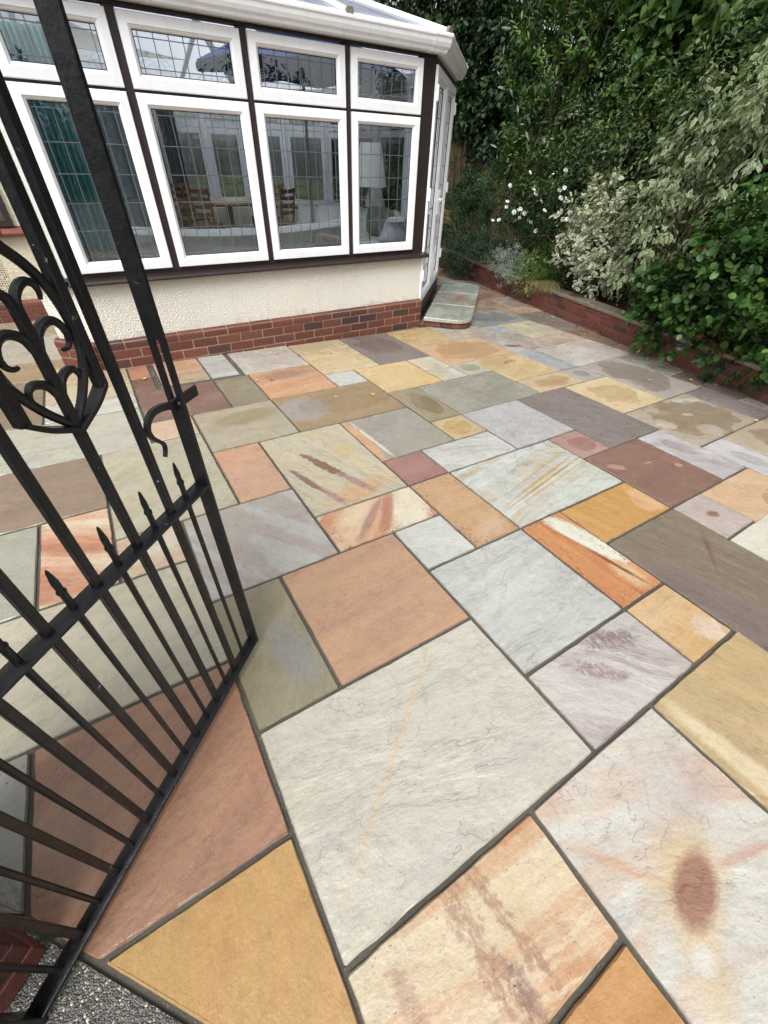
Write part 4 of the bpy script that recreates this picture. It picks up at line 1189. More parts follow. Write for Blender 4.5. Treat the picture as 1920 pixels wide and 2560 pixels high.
def soil():
    m = MB(); N = 40; K = 12; rr = random.Random(3)
    for i in range(N + 1):
        for j in range(K + 1):
            s = -6 + 16 * i / N; k = .15 + 4.2 * j / K
            p = bed(s, k); m.v.append((p.x, p.y, 0.10 - 0.022 * s + .10 * min(1, j / 3) + rr.uniform(-.025, .025)))
    for i in range(N):
        for j in range(K):
            a = i * (K + 1) + j; m.f.append((a, a + 1, a + K + 2, a + K + 1))
    o = mobj('bed_soil', m.build(smooth=True), MAT['soil']); tag(o, kind='structure')
soil()

# close-boarded fence behind the planting
def fence():
    A = bed(3.0, 1.95); B = bed(11.5, 1.95)
    r = empty('boundary_fence', (A + B) / 2, 'weathered feather edge board fence behind the shrubs beside the doors', 'fence')
    F = Matrix.Identity(4)
    for i in range(3): F[i][0] = Q[i]; F[i][1] = EB[i]
    F[0][3], F[1][3] = PB.x, PB.y
    base = bmesh_board = None
    b = MB(); b.grid([[(x, y, z) for x, y in ((0, -.006), (.112, -.012), (.112, 0.006), (0, 0.0))] for z in (0.0, 1.92)])
    me = b.build('board'); me.materials.append(MAT['fence'])
    rr = random.Random(8); s = 3.0
    while s < 11.5:
        mobj('fence_board', me, None, r, F @ Matrix.Translation((s, 1.95 + rr.uniform(-.003, .003), 0.10 + rr.uniform(-.012, .012))))
        s += .098
    for z in (.45, 1.1, 1.7): mobj('fence_rail', boxmesh(3.0, 11.5, 1.965, 2.0, z, z + .06), MAT['fence'], r, F)
    for s in range(3, 12, 2): mobj('fence_post', boxmesh(s, s + .09, 2.001, 2.09, -0.1, 2.05), MAT['fence'], r, F)
fence()

# ------------------------------------------------------------------ foliage
def leaf_mesh(name, pos, dirs, nrm, length, width, shape='lance', fold=0.25, curl=0.15, seed=0, lv=None):
    """every leaf a small folded blade; arrays of N"""
    rng = np.random.default_rng(seed)
    N = len(pos)
    d = dirs / np.linalg.norm(dirs, axis=1)[:, None]
    s = np.cross(d, nrm); s /= (np.linalg.norm(s, axis=1)[:, None] + 1e-9)
    u = np.cross(s, d)
    Ls = length * rng.uniform(.65, 1.25, N); Ws = width * rng.uniform(.75, 1.2, N) * Ls / length
    if shape == 'lance': o = [(0, 0), (.30, .40), (.32, .62), (.0, 1.0), (-.32, .62), (-.30, .40)]
    elif shape == 'round': o = [(0, 0), (.38, .18), (.5, .52), (.34, .86), (0, 1.0), (-.34, .86), (-.5, .52), (-.38, .18)]
    elif shape == 'heart': o = [(0, .05), (.30, -.08), (.5, .22), (.34, .66), (0, 1.05), (-.34, .66), (-.5, .22), (-.30, -.08)]
    else: o = [(0, 0), (.5, .5), (0, 1.0), (-.5, .5)]
    k = len(o)
    V = np.zeros((N, k + 1, 3)); E = np.zeros((N, k + 1))
    def P(x, y):
        z = fold * abs(x) * Ws - curl * (y ** 2) * Ls
        return pos + s * (x * Ws)[:, None] + d * (y * Ls)[:, None] + u * z[:, None]
    for i, (x, y) in enumerate(o):
        V[:, i] = P(x, y); E[:, i] = 1.0
    V[:, k] = P(0, .5)
    F = []
    for i in range(k): F.append((k, i, (i + 1) % k))
    F = np.array(F)
    faces = (np.arange(N)[:, None, None] * (k + 1) + F[None]).reshape(-1, 3)
    me = bpy.data.meshes.new(name)
    me.vertices.add(N * (k + 1)); me.vertices.foreach_set('co', V.reshape(-1).astype(np.float32))
    nf = len(faces)
    me.loops.add(nf * 3); me.loops.foreach_set('vertex_index', faces.reshape(-1).astype(np.int32))
    me.polygons.add(nf); me.polygons.foreach_set('loop_start', np.arange(0, nf * 3, 3, dtype=np.int32)); me.polygons.foreach_set('loop_total', np.full(nf, 3, dtype=np.int32))
    me.update(calc_edges=True)
    if lv is None: lv = rng.random(N)
    a = me.attributes.new('lv', 'FLOAT', 'POINT'); a.data.foreach_set('value', np.repeat(lv, k + 1).astype(np.float32))
    b = me.attributes.new('le', 'FLOAT', 'POINT'); b.data.foreach_set('value', E.reshape(-1).astype(np.float32))
    return me

def clusters(ells, n, seed, shell=.55, noise=.18, zmin=-9):
    """cluster centres and outward directions spread through a union of ellipsoids"""
    rng = np.random.default_rng(seed)
    ells = np.array(ells, float)
    wts = (ells[:, 3] * ells[:, 4] * ells[:, 5]) ** .66; wts /= wts.sum()
    C = []; D = []
    while len(C) < n:
        i = rng.choice(len(ells), p=wts); e = ells[i]
        v = rng.normal(size=3); v /= np.linalg.norm(v)
        r = shell + (1 - shell) * rng.random() ** .6
        r *= 1 + noise * math.sin(v[0] * 5 + i) * math.cos(v[2] * 6 + v[1] * 4 + i * 2)
        p = e[:3] + v * e[3:6] * r
        if p[2] < zmin: continue
        o = v / e[3:6]; o /= np.linalg.norm(o)
        C.append(p); D.append(o)
    return np.array(C), np.array(D)

def cluster_leaves(C, D, per, spread, length, seed, droop=.2, up=.25, jitter=.7, along=1.5):
    rng = np.random.default_rng(seed)
    n = len(C)
    tw = D + rng.normal(size=(n, 3)) * .35 + np.array([0, 0, up]); tw /= np.linalg.norm(tw, axis=1)[:, None]
    c = np.repeat(C, per, 0); t = np.repeat(tw, per, 0); N = len(c)
    f = rng.random(N) * along
    pos = c + t * (f * spread)[:, None] + rng.normal(size=(N, 3)) * spread * .28
    side = rng.normal(size=(N, 3)); side -= t * (side * t).sum(1)[:, None]; side /= np.linalg.norm(side, axis=1)[:, None] + 1e-9
    d = t * .55 + side * jitter + np.array([0, 0, -droop])
    nr = np.array([0, 0, 1.0]) * .8 + t * .5 + rng.normal(size=(N, 3)) * .45
    lv = np.clip(np.repeat(rng.random(n) * .55, per) + rng.random(N) * .5, 0, 1)
    return pos, d, nr, lv

def stems(base, C, n, seed, r0=.02, mat=None, parent=None, name='branches', kink=.12):
    rng = np.random.default_rng(seed); m = MB()
    idx = rng.choice(len(C), min(n, len(C)), replace=False)
    for i in idx:
        b = np.array(base) + rng.normal(size=3) * np.array([.05, .05, 0]); e = C[i]
        L = np.linalg.norm(e - b)
        pts = []
        for t in (0, .33, .66, 1):
            p = b * (1 - t) + e * t; p = p + rng.normal(size=3) * kink * L * .3 * math.sin(t * 3.14); p[2] += .1 * L * math.sin(t * 3.14)
            pts.append(tuple(p))
        m.tube(pts, [r0, r0 * .7, r0 * .45, r0 * .2], 5)
    return mobj(name, m.build(), mat or MAT['twig'], parent, Matrix.Identity(4) if parent is None else None)

def shrub(name, label, cat, base, ells, ncl, per, spread, length, width, mat, seed, shape='lance', droop=.2, up=.25, jitter=.7, nst=24, r0=.015, shell=.5, fold=.25, curl=.15, zmin=-9, group=None, crown='foliage', along=1.5, trunk=None, noise=.18):
    r = empty(name, base, label, cat, group)
    C, D = clusters(ells, ncl, seed, shell, noise, zmin)
    pos, d, nr, lv = cluster_leaves(C, D, per, spread, length, seed + 1, droop, up, jitter, along)
    me = leaf_mesh(name + '_leaves', pos, d, nr, length, width, shape, fold, curl, seed + 2, lv)
    o = mobj(crown, me, mat, r)
    o['kind'] = 'stuff'
    if trunk:
        m = MB(); b = Vector(base); m.tube([b + Vector((0, 0, -.15)), b + Vector((.02, .01, trunk[0] * .4)), b + Vector((-.03, .02, trunk[0]))], [trunk[1], trunk[1] * .8, trunk[1] * .45], 9)
        mobj('trunk', smooth_angle(m.build()), MAT['bark'], r)
        stems(tuple(b + Vector((0, 0, trunk[0] * .5))), C, nst, seed + 3, r0, MAT['bark'], r)
    else:
        stems(base, C, nst, seed + 3, r0, None, r)
    return r, C, D

LF = {}
LF['dark'] = m_leaf('dark_evergreen_leaf', [(0, (18, 29, 17)), (.5, (34, 50, 28)), (1, (64, 84, 46))], .5, .15, .3)
LF['laurel'] = m_leaf('laurel_leaf', [(0, (24, 39, 19)), (.4, (44, 69, 31)), (.75, (76, 106, 48)), (1, (128, 150, 76))], .3, .22, .5)
LF['bind'] = m_leaf('climber_leaf', [(0, (36, 57, 29)), (.5, (68, 98, 49)), (1, (130, 158, 86))], .45, .35, .35)
LF['cot'] = m_leaf('cotoneaster_leaf', [(0, (24, 38, 20)), (.45, (48, 70, 36)), (.9, (88, 112, 60)), (1, (124, 118, 72))], .45, .2, .35)
LF['varieg'] = m_leaf('variegated_leaf', [(0, (62, 84, 54)), (.5, (92, 112, 78)), (1, (124, 140, 104))], .5, .3, .3, edge=(150, 160, 128), edge_w=.42)
LF['euon'] = m_leaf('cream_edged_leaf', [(0, (70, 88, 66)), (1, (110, 122, 96))], .45, .25, .35, edge=(186, 188, 166), edge_w=.5)
LF['gloss'] = m_leaf('glossy_round_leaf', [(0, (26, 48, 22)), (.5, (44, 74, 32)), (.85, (72, 104, 46)), (.985, (104, 128, 60)), (1, (136, 80, 50))], .42, .2, .3)
LF['daisy'] = m_leaf('daisy_leaf', [(0, (32, 58, 34)), (1, (56, 88, 50))], .45, .2, .35)
LF['silver'] = m_leaf('silver_leaf', [(0, (112, 124, 116)), (1, (164, 174, 166))], .8, .2, .2)
LF['sage'] = m_leaf('sage_green_leaf', [(0, (62, 84, 40)), (.6, (96, 116, 58)), (1, (138, 148, 82))], .5, .25, .3)
LF['fern'] = m_leaf('feathery_leaf', [(0, (40, 70, 28)), (1, (82, 116, 46))], .5, .3, .3)
LF['straw'] = m_leaf('straw_grass', [(0, (92, 88, 54)), (1, (146, 138, 96))], .6, .3, .3)
LF['rosem'] = m_leaf('dark_needle_leaf', [(0, (28, 44, 32)), (1, (66, 88, 62))], .5, .15, .3)
LF['yew'] = m_leaf('fine_dark_leaf', [(0, (20, 36, 22)), (.6, (38, 60, 34)), (1, (72, 100, 54))], .5, .15, .3)

def ell(s, k, z, rs, rk, rz):
    p = bed(s, k, z); return (p.x, p.y, z, max(rk, rs * .3) if False else rk * 0.97 + rs * .06, rs, rz)

# tall backdrop trees behind the bed, one after another
rr = random.Random(11)
for i, (s, k, h, wd, lab) in enumerate([
        (-4.6, 3.2, 5.0, 1.5, 'tall dark evergreen tree at the near end of the boundary, right of the frame'),
        (-1.9, 3.2, 5.4, 1.6, 'tall dark evergreen tree in the top right corner behind the climber'),
        (0.9, 3.2, 5.6, 1.6, 'tall dark evergreen tree behind the laurel and the climber'),
        (3.6, 3.2, 6.0, 1.6, 'tall dark evergreen tree directly behind the glossy laurel'),
        (6.2, 2.9, 6.4, 1.5, 'tall dark evergreen tree behind the board fence, right of the gutter corner'),
        (8.8, 2.8, 7.0, 1.7, 'tall dark evergreen tree behind the fence beside the white doors'),
        (11.8, 2.6, 7.5, 1.9, 'tall dark evergreen tree at the far end behind the conservatory'),
        (15.0, 1.5, 7.5, 2.2, 'farthest dark evergreen tree, mostly hidden by the conservatory roof')]):
    es = [ell(s + rr.uniform(-.3, .3), k + rr.uniform(-.2, .2), z, wd * rr.uniform(.8, 1.05), 1.1, h * .22) for z in (h * .16, h * .36, h * .56, h * .78, h * .92)]
    b = bed(s, k)
    shrub('evergreen_tree', lab, 'tree', (b.x, b.y, 0.1), es, 900 if i < 7 else 500, 34, .22, .14, .08, LF['dark'], 100 + i * 7, 'lance', .3, .2, .8, 24, .03, .45, group='tall trees along the boundary', crown='crown', trunk=(h * .7, .16))

# ivy over the fence and up the first trees
shrub('ivy', 'dark ivy climbing over the fence top beside the conservatory corner', 'climber', tuple(bed(6.6, 1.7, .1)),
      [ell(5.6, 1.75, 2.9, .75, .35, 1.3), ell(7.2, 1.75, 3.6, 1.1, .4, 1.3), ell(5.3, 1.6, 1.3, .40, .22, 1.1), ell(6.3, 1.7, 2.4, .9, .3, .45), ell(9, 1.8, 3.8, 1.3, .4, 1.4)], 700, 22, .13, .085, .075, LF['yew'], 200, 'heart', .45, 0, .8, 30, .012, .5)
# laurel
shrub('laurel_shrub', 'tall bright green laurel with glossy upright leaves in the middle of the bed', 'shrub', tuple(bed(3.0, 1.45, .1)),
      [ell(3.2, 1.45, 1.3, .75, .45, .8), ell(2.9, 1.5, 2.2, .95, .5, .9), ell(3.3, 1.55, 3.1, .8, .5, .9), ell(2.3, 1.6, 3.0, .6, .45, .8), ell(2.5, 1.6, 4.0, .7, .5, .8)], 560, 20, .17, .135, .052, LF['laurel'], 210, 'lance', .0, .55, .55, 34, .02, .45, along=2.0)
# climber with large bright leaves
shrub('climber', 'large leaved bright green climber covering the top right of the hedge', 'climber', tuple(bed(0.2, 1.9, .1)),
      [ell(.7, 1.9, 2.6, .9, .4, .6), ell(-.4, 1.8, 2.75, .9, .45, .8), ell(.5, 2.0, 3.4, 1.3, .5, .7), ell(-1.2, 1.6, 2.9, .6, .4, .9), ell(-.9, 1.9, 3.7, 1.2, .5, .8)], 620, 15, .17, .135, .12, LF['bind'], 220, 'heart', .55, .05, .7, 30, .012, .5)
# cotoneaster with flat sprays
shrub('cotoneaster', 'dark cotoneaster with flat layered sprays between laurel and variegated shrub', 'shrub', tuple(bed(.7, 1.2, .1)),
      [ell(1.1, 1.15, 1.3, .85, .45, .75), ell(.3, 1.15, 1.75, .8, .45, .55), ell(-.3, 1.2, 1.5, .8, .45, .7), ell(.9, 1.2, 2.1, .6, .4, .4), ell(-.9, 1.2, 1.9, .7, .4, .7)], 640, 26, .20, .065, .038, LF['cot'], 230, 'lance', .25, .1, .55, 40, .012, .4, along=2.4)
# fine dark evergreen filling beside the doors
shrub('clipped_evergreen', 'fine leaved dark green shrub filling the bed below the fence beside the doors', 'shrub', tuple(bed(4.3, .75, .1)),
      [ell(4.7, .8, .55, .75, .5, .55), ell(3.6, .75, .8, .7, .5, .6), ell(5.8, .95, .45, .8, .5, .45), ell(3.0, .9, .9, .5, .45, .6), ell(3.9, 1.0, 1.1, .6, .4, .4)], 620, 36, .11, .042, .02, LF['yew'], 240, 'lance', .15, .25, .8, 30, .01, .5)
# big variegated shrub, arching
shrub('variegated_shrub', 'large arching shrub with drooping pale cream edged leaves at the right', 'shrub', tuple(bed(-1.1, .6, .1)),
      [ell(-1.05, .62, 1.35, .38, .36, .46), ell(-1.35, .65, 1.75, .5, .4, .45), ell(-1.75, .6, 1.6, .5, .4, .6), ell(-.85, .8, 1.95, .24, .22, .28), ell(-1.15, .4, .9, .36, .28, .4), ell(-1.0, .3, .62, .3, .2, .28), ell(-2.0, .7, 2.1, .5, .35, .35)], 280, 19, .13, .076, .047, LF['varieg'], 250, 'lance', .75, .15, .6, 44, .009, .35, along=2.0, noise=.3)
# cream edged euonymus
shrub('euonymus', 'small bushy shrub with cream edged oval leaves behind the coping', 'shrub', tuple(bed(-.35, .4, .1)),
      [ell(-.15, .42, 1.08, .32, .28, .30), ell(-.42, .36, .78, .38, .28, .35), ell(-.05, .4, .70, .36, .26, .34), ell(-.66, .26, .45, .26, .2, .24)], 230, 15, .10, .058, .036, LF['euon'], 260, 'round', .1, .5, .75, 30, .007, .3, noise=.3)
# glossy rounded shrub spilling over the wall
shrub('glossy_shrub', 'dark green shrub with glossy rounded leaves spilling over the brick wall at the right edge', 'shrub', tuple(bed(-2.7, .35, .1)),
      [ell(-2.05, .22, .62, .45, .36, .42), ell(-2.6, .12, .72, .5, .40, .50), ell(-3.2, .12, .75, .55, .42, .55), ell(-2.35, .35, 1.0, .5, .4, .4), ell(-2.9, .3, 1.15, .6, .45, .4), ell(-3.8, .2, .8, .6, .45, .6), ell(-1.75, .2, .40, .26, .22, .24), ell(-2.5, -.08, .40, .5, .18, .28), ell(-3.1, -.1, .35, .5, .18, .25), ell(-2.0, .0, .3, .35, .15, .2)], 520, 15, .11, .066, .054, LF['gloss'], 270, 'round', .1, .35, .75, 50, .008, .45, noise=.25)
# small plants along the coping
shrub('silver_shrub', 'silvery grey cushion plant with fine leaves on the wall top', 'plant', tuple(bed(1.2, .12, .08)),
      [ell(1.2, .1, .26, .34, .22, .22), ell(.95, .0, .14, .2, .14, .14)], 190, 34, .07, .03, .006, LF['silver'], 280, 'diamond', -.1, .6, .7, 20, .005, .3)
shrub('sage_plant', 'yellow green leafy plant hanging over the coping next to the silver plant', 'plant', tuple(bed(.55, .12, .08)),
      [ell(.6, .08, .24, .24, .18, .22), ell(.4, .02, .12, .18, .14, .16)], 80, 16, .08, .055, .024, LF['sage'], 290, 'lance', .05, .4, .7, 18, .005, .3)
shrub('feathery_plant', 'fresh green feathery plant behind the sage green one', 'plant', tuple(bed(.35, .38, .08)),
      [ell(.3, .38, .38, .34, .22, .26)], 110, 30, .10, .05, .009, LF['fern'], 300, 'lance', .1, .5, .7, 16, .004, .3)
shrub('prostrate_shrub', 'dark needle leaved shrub spilling over the wall near the step', 'shrub', tuple(bed(2.2, .1, .05)),
      [ell(2.3, .0, .2, .45, .3, .32), ell(2.65, -.14, -.02, .38, .24, .24), ell(2.05, .05, .4, .3, .22, .22), ell(2.9, -.05, .1, .3, .2, .25)], 420, 32, .10, .046, .013, LF['rosem'], 310, 'lance', .0, .35, .7, 24, .006, .35, zmin=-.2)
shrub('ground_cover', 'low dark leafy ground cover on the soil under the variegated shrubs', 'plant', tuple(bed(-.6, .5, .1)),
      [ell(-.6, .7, .22, .9, .35, .12), ell(.6, .8, .25, .8, .4, .16), ell(1.8, .6, .2, .6, .3, .2), ell(-1.6, .7, .3, .7, .4, .15), ell(3.4, .3, .1, .7, .22, .25)], 200, 20, .10, .05, .03, LF['yew'], 320, 'lance', .1, .4, .7, 10, .005, .3)

# dry grass tuft
def grass_tuft():
    r = empty('grass_tuft', bed(.0, .1, .1), 'dry straw coloured grass tuft lying over the coping', 'grass')
    rng = np.random.default_rng(5); N = 260; b = bed(.15, .12, .17)
    m = MB()
    for i in range(N):
        a = rng.normal(0, .5); L = rng.uniform(.2, .42)
        d = Vector((-EB.x * .55 - Q.x * math.cos(a), -EB.y * .55 - Q.y * math.cos(a), 0)) + EB * math.sin(a) * .8; d.normalize()
        p = b + Vector((rng.normal(0, .05), rng.normal(0, .05), 0)); wv = d.cross(Vector((0, 0, 1))) * .0022
        pts = [p + d * (L * t) + Vector((0, 0, .16 * L * math.sin(t * 2.6) * 2 - .25 * L * t * t)) for t in (0, .35, .7, 1)]
        n0 = len(m.v)
        for q, ww in zip(pts, (1, .9, .6, .1)): m.v += [tuple(q + wv * ww), tuple(q - wv * ww)]
        for j in range(3): m.f.append((n0 + 2 * j, n0 + 2 * j + 1, n0 + 2 * j + 3, n0 + 2 * j + 2))
    me = bpy.data.meshes.new('blades'); me.from_pydata(m.v, [], m.f); a = me.attributes.new('lv', 'FLOAT', 'POINT'); a.data.foreach_set('value', np.random.default_rng(1).random(len(m.v)).astype(np.float32))
    o = mobj('blades', me, LF['straw'], r); o['kind'] = 'stuff'
grass_tuft()

# daisies
def daisies():
    r = empty('daisy_plant', bed(1.4, .5, .1), 'clump of tall white daisies with dark lance leaves in the bed', 'flowers')
    rng = np.random.default_rng(12); petal = simple('daisy_petal', (228, 230, 232), .6, .3, var=.05); eye = simple('daisy_eye', (168, 140, 70), .8, .2, var=.2)
    pts = [(420, 990), (445, 990), (485, 905), (480, 930), (498, 835), (590, 775), (606, 850), (614, 870), (515, 955), (535, 945), (545, 940), (562, 960), (540, 980), (590, 1000), (612, 1040), (685, 785), (742, 845), (722, 855), (728, 890), (655, 945), (768, 955), (755, 985), (748, 765), (640, 905)]
    fl = MB(); n = 11
    for j in range(n):
        a = 2 * math.pi * j / n; c, s_ = math.cos(a), math.sin(a)
        def q(rr_, t, z): return (rr_ * c - t * s_, rr_ * s_ + t * c, z)
        fl.poly([q(.006, -.003, 0), q(.022, -.006, -.003), q(.033, -.003, -.010), q(.033, .003, -.010), q(.022, .006, -.003), q(.006, .003, 0)])
    fme = fl.build('flower'); fme.materials.append(petal)
    em = MB(); em.tube([(0, 0, -.003), (0, 0, .003), (0, 0, .007)], [.009, .010, .005], 8); eme = em.build('eye'); eme.materials.append(eye)
    st = MB(); leaves_p, leaves_d = [], []
    for (a, b) in pts:
        px, py = 1000 + a * 920 / 1659, b * 920 / 1659
        d = Vector((CR[0][0] * (px - 960) / 1028.72 + CR[1][0] * (py - 1280) / 1028.72 + CR[2][0], CR[0][1] * (px - 960) / 1028.72 + CR[1][1] * (py - 1280) / 1028.72 + CR[2][1], CR[0][2] * (px - 960) / 1028.72 + CR[1][2] * (py - 1280) / 1028.72 + CR[2][2]))
        k = .5 + rng.uniform(-.12, .12)
        p0 = bed(0, k); t = (p0 - CAM).dot(EB) / d.dot(EB); P = CAM + d * t
        face = Vector((-.45 + rng.normal(0, .3), -.55 + rng.normal(0, .3), .6)).normalized()
        Mf = Matrix.Translation(P) @ face.to_track_quat('Z', 'Y').to_matrix().to_4x4() @ Matrix.Rotation(rng.uniform(0, 6), 4, 'Z') @ Matrix.Scale(rng.uniform(0.9, 1.25), 4)
        f = mobj('flower', fme, None, r, Mf); mobj('flower_eye', eme, None, f, Mf @ Matrix.Translation((0, 0, .001)))
        s0 = (P - PB).dot(Q); base = bed(1.35 + (s0 - 1.35) * .45, .5, .1)
        mid = (P + base) / 2 + Vector((rng.normal(0, .03), rng.normal(0, .03), .06))
        st.tube([base, mid, P - face * .004], [.004, .0035, .0028], 5)
        for i in range(26):
            tt = rng.uniform(.1, .88); q = base.lerp(P, tt) + Vector((0, 0, .06 * math.sin(tt * 3.1)))
            leaves_p.append(q[:]); an = rng.uniform(0, 6.28); leaves_d.append((math.cos(an), math.sin(an), rng.uniform(.1, .7)))
    mobj('stems', st.build(), LF['daisy'], r)
    N = len(leaves_p)
    o = mobj('foliage', leaf_mesh('daisy_leaves', np.array(leaves_p), np.array(leaves_d), np.tile([0, 0, 1.0], (N, 1)) + rng.normal(size=(N, 3)) * .2, .13, .026, 'lance', .2, .35, 3), LF['daisy'], r); o['kind'] = 'stuff'
daisies()

# trees added out of view behind the viewer to darken the window reflections
for i, (x, y, h, lab) in enumerate([(-6.5, -15.5, 3.0, 'dark tree added out of view behind the viewer for the window reflections, left one'), (-2.2, -16.0, 3.3, 'dark tree added out of view behind the viewer for the window reflections, second from left'), (2.2, -16.0, 3.1, 'dark tree added out of view behind the viewer for the window reflections, third from left'), (6.5, -15.5, 3.4, 'dark tree added out of view behind the viewer for the window reflections, right one')]):
    shrub('evergreen_tree', lab, 'tree', (x, y, 0.1), [(x, y, h * .25, 2.1, 1.0, h * .3), (x + .4, y, h * .6, 2.1, 1.0, h * .32), (x - .5, y, h * .85, 1.7, .9, h * .2)], 420, 16, .32, .24, .14, LF['dark'], 400 + i * 5, 'lance', .3, .2, .8, 16, .03, .4, group='trees added for the window reflections', crown='crown', trunk=(h * .7, .16))

# ------------------------------------------------------------------ fallen leaves
def litter():
    ym = simple('yellow_dead_leaf', (196, 176, 84), .7, .3, var=.2); bm_ = simple('brown_dead_leaf', (128, 92, 56), .8, .2, var=.3)
    rr = random.Random(17); meshes = []
    for k in range(4):
        m = MB(); n = 8; L = 1.0
        o = [(0, 0), (.25, .2), (.32, .5), (.2, .82), (0, 1), (-.2, .82), (-.32, .5), (-.25, .2)]
        cz = rr.uniform(.08, .2)
        c = len(m.v); m.v.append((0, .5, .02))
        for x, y in o: m.v.append((x, y, .02 + cz * abs(x) * 2 + cz * .6 * abs(y - .5) + rr.uniform(0, .05)))
        for j in range(n): m.f.append((c, c + 1 + j, c + 1 + (j + 1) % n))
        meshes.append(m.build('dead_leaf'))
    ys = [me.copy() for me in meshes]; bs = meshes
    for me in ys: me.materials.append(ym)
    for me in bs: me.materials.append(bm_)
    spots = [(.35, -7.3, 1, 'yellow fallen leaf on the pale slab by the plinth'), (-.9, -5.35, 1, 'yellow fallen leaf on the olive slab near the latch'), (-.55, -5.2, 0, 'brown fallen leaf on the olive slab near the latch'),
             (-3.7, -6.8, 1, 'pale fallen leaf on the dark red slab, upper left'), (-3.3, -5.9, 1, 'pale fallen leaf on the dark red slab, lower'), (-2.5, -6.3, 1, 'pale fallen leaf at the corner of the inspection cover'),
             (.55, -3.4, 1, 'small pale leaf on the wet brown slab'), (1.6, -3.0, 1, 'small pale leaf right on the wet brown slab'), (4.9, -3.9, 1, 'yellow fallen leaf on the narrow cream slab'),
             (9.9, -3.2, 1, 'large yellow leaf on the pinkish slab by the bed'), (8.5, -3.4, 1, 'yellow leaf on the blue grey slab'), (10.0, -.1, 1, 'yellow leaf on the stained taupe slab'), (12.0, -1.4, 1, 'yellow leaf under the glossy shrub'),
             (10.9, 1.0, 1, 'yellow leaf at the corner of the purple slab'), (11.5, 1.1, 1, 'pale leaf on the dark slab by the wall'), (11.2, .6, 1, 'small pale leaf by the slab joint under the shrub'), (9.9, 3.0, 1, 'yellow leaf at the joint beside the brown stained slab'),
             (12.9, -6.4, 1, 'yellow leaf on the dark slab along the bed wall'), (13.3, -6.9, 1, 'second yellow leaf on the dark slab along the bed wall'), (13.0, -5.3, 0, 'brown leaf at the foot of the bed wall'), (12.8, -4.7, 0, 'curled brown leaf at the foot of the bed wall'), (12.9, -4.2, 0, 'brown leaf against the bed wall, nearer'),
             (12.6, -11.6, 1, 'yellow leaf just beyond the step'), (13.4, -11.0, 1, 'pale leaf beyond the step'), (2.05, -6.6, 0, 'brown leaf on the cream slab'), (1.02, -6.95, 0, 'brown leaf at the joint by the plinth'), (6.9, -3.4, 0, 'brown leaf on the yellow cream slab')]
    for i, (u, v, yel, lab) in enumerate(spots):
        p = guv(u, v, .004); sc = rr.uniform(.028, .05)
        Ml = Matrix.Translation(p) @ Matrix.Rotation(rr.uniform(0, 6.28), 4, 'Z') @ Matrix.Rotation(rr.uniform(-.15, .15), 4, 'X') @ Matrix.Scale(sc, 4)
        o = mobj('fallen_leaf', (ys if yel else bs)[i % 4], None, None, Ml); tag(o, lab, 'leaf', 'fallen leaves on the paving')
litter()
def wall_litter():
    bm_ = simple('brown_litter', (120, 92, 58), .8, .2, var=.4); rr = random.Random(23)
    m = MB(); o = [(0, 0), (.3, .3), (.28, .7), (0, 1), (-.28, .7), (-.3, .3)]
    m.v.append((0, .5, .02))
    for x, y in o: m.v.append((x, y, .03 + .25 * abs(x) + .1 * abs(y - .5)))
    for j in range(6): m.f.append((0, 1 + j, 1 + (j + 1) % 6))
    me = m.build('litter_leaf'); me.materials.append(bm_)
    for i in range(34):
        s_ = rr.uniform(-2.6, 1.6); k = -abs(rr.gauss(0, .07)) - .02
        p = bed(s_, k); z = gz(p.x, p.y) + .004
        o_ = mobj('fallen_leaf', me, None, None, Matrix.Translation((p.x, p.y, z)) @ Matrix.Rotation(rr.uniform(0, 6.28), 4, 'Z') @ Matrix.Rotation(rr.uniform(-.3, .3), 4, 'X') @ Matrix.Scale(rr.uniform(.018, .04), 4))
        tag(o_, 'small brown leaf in the litter along the foot of the bed wall', 'leaf', 'leaf litter along the bed wall')
wall_litter()

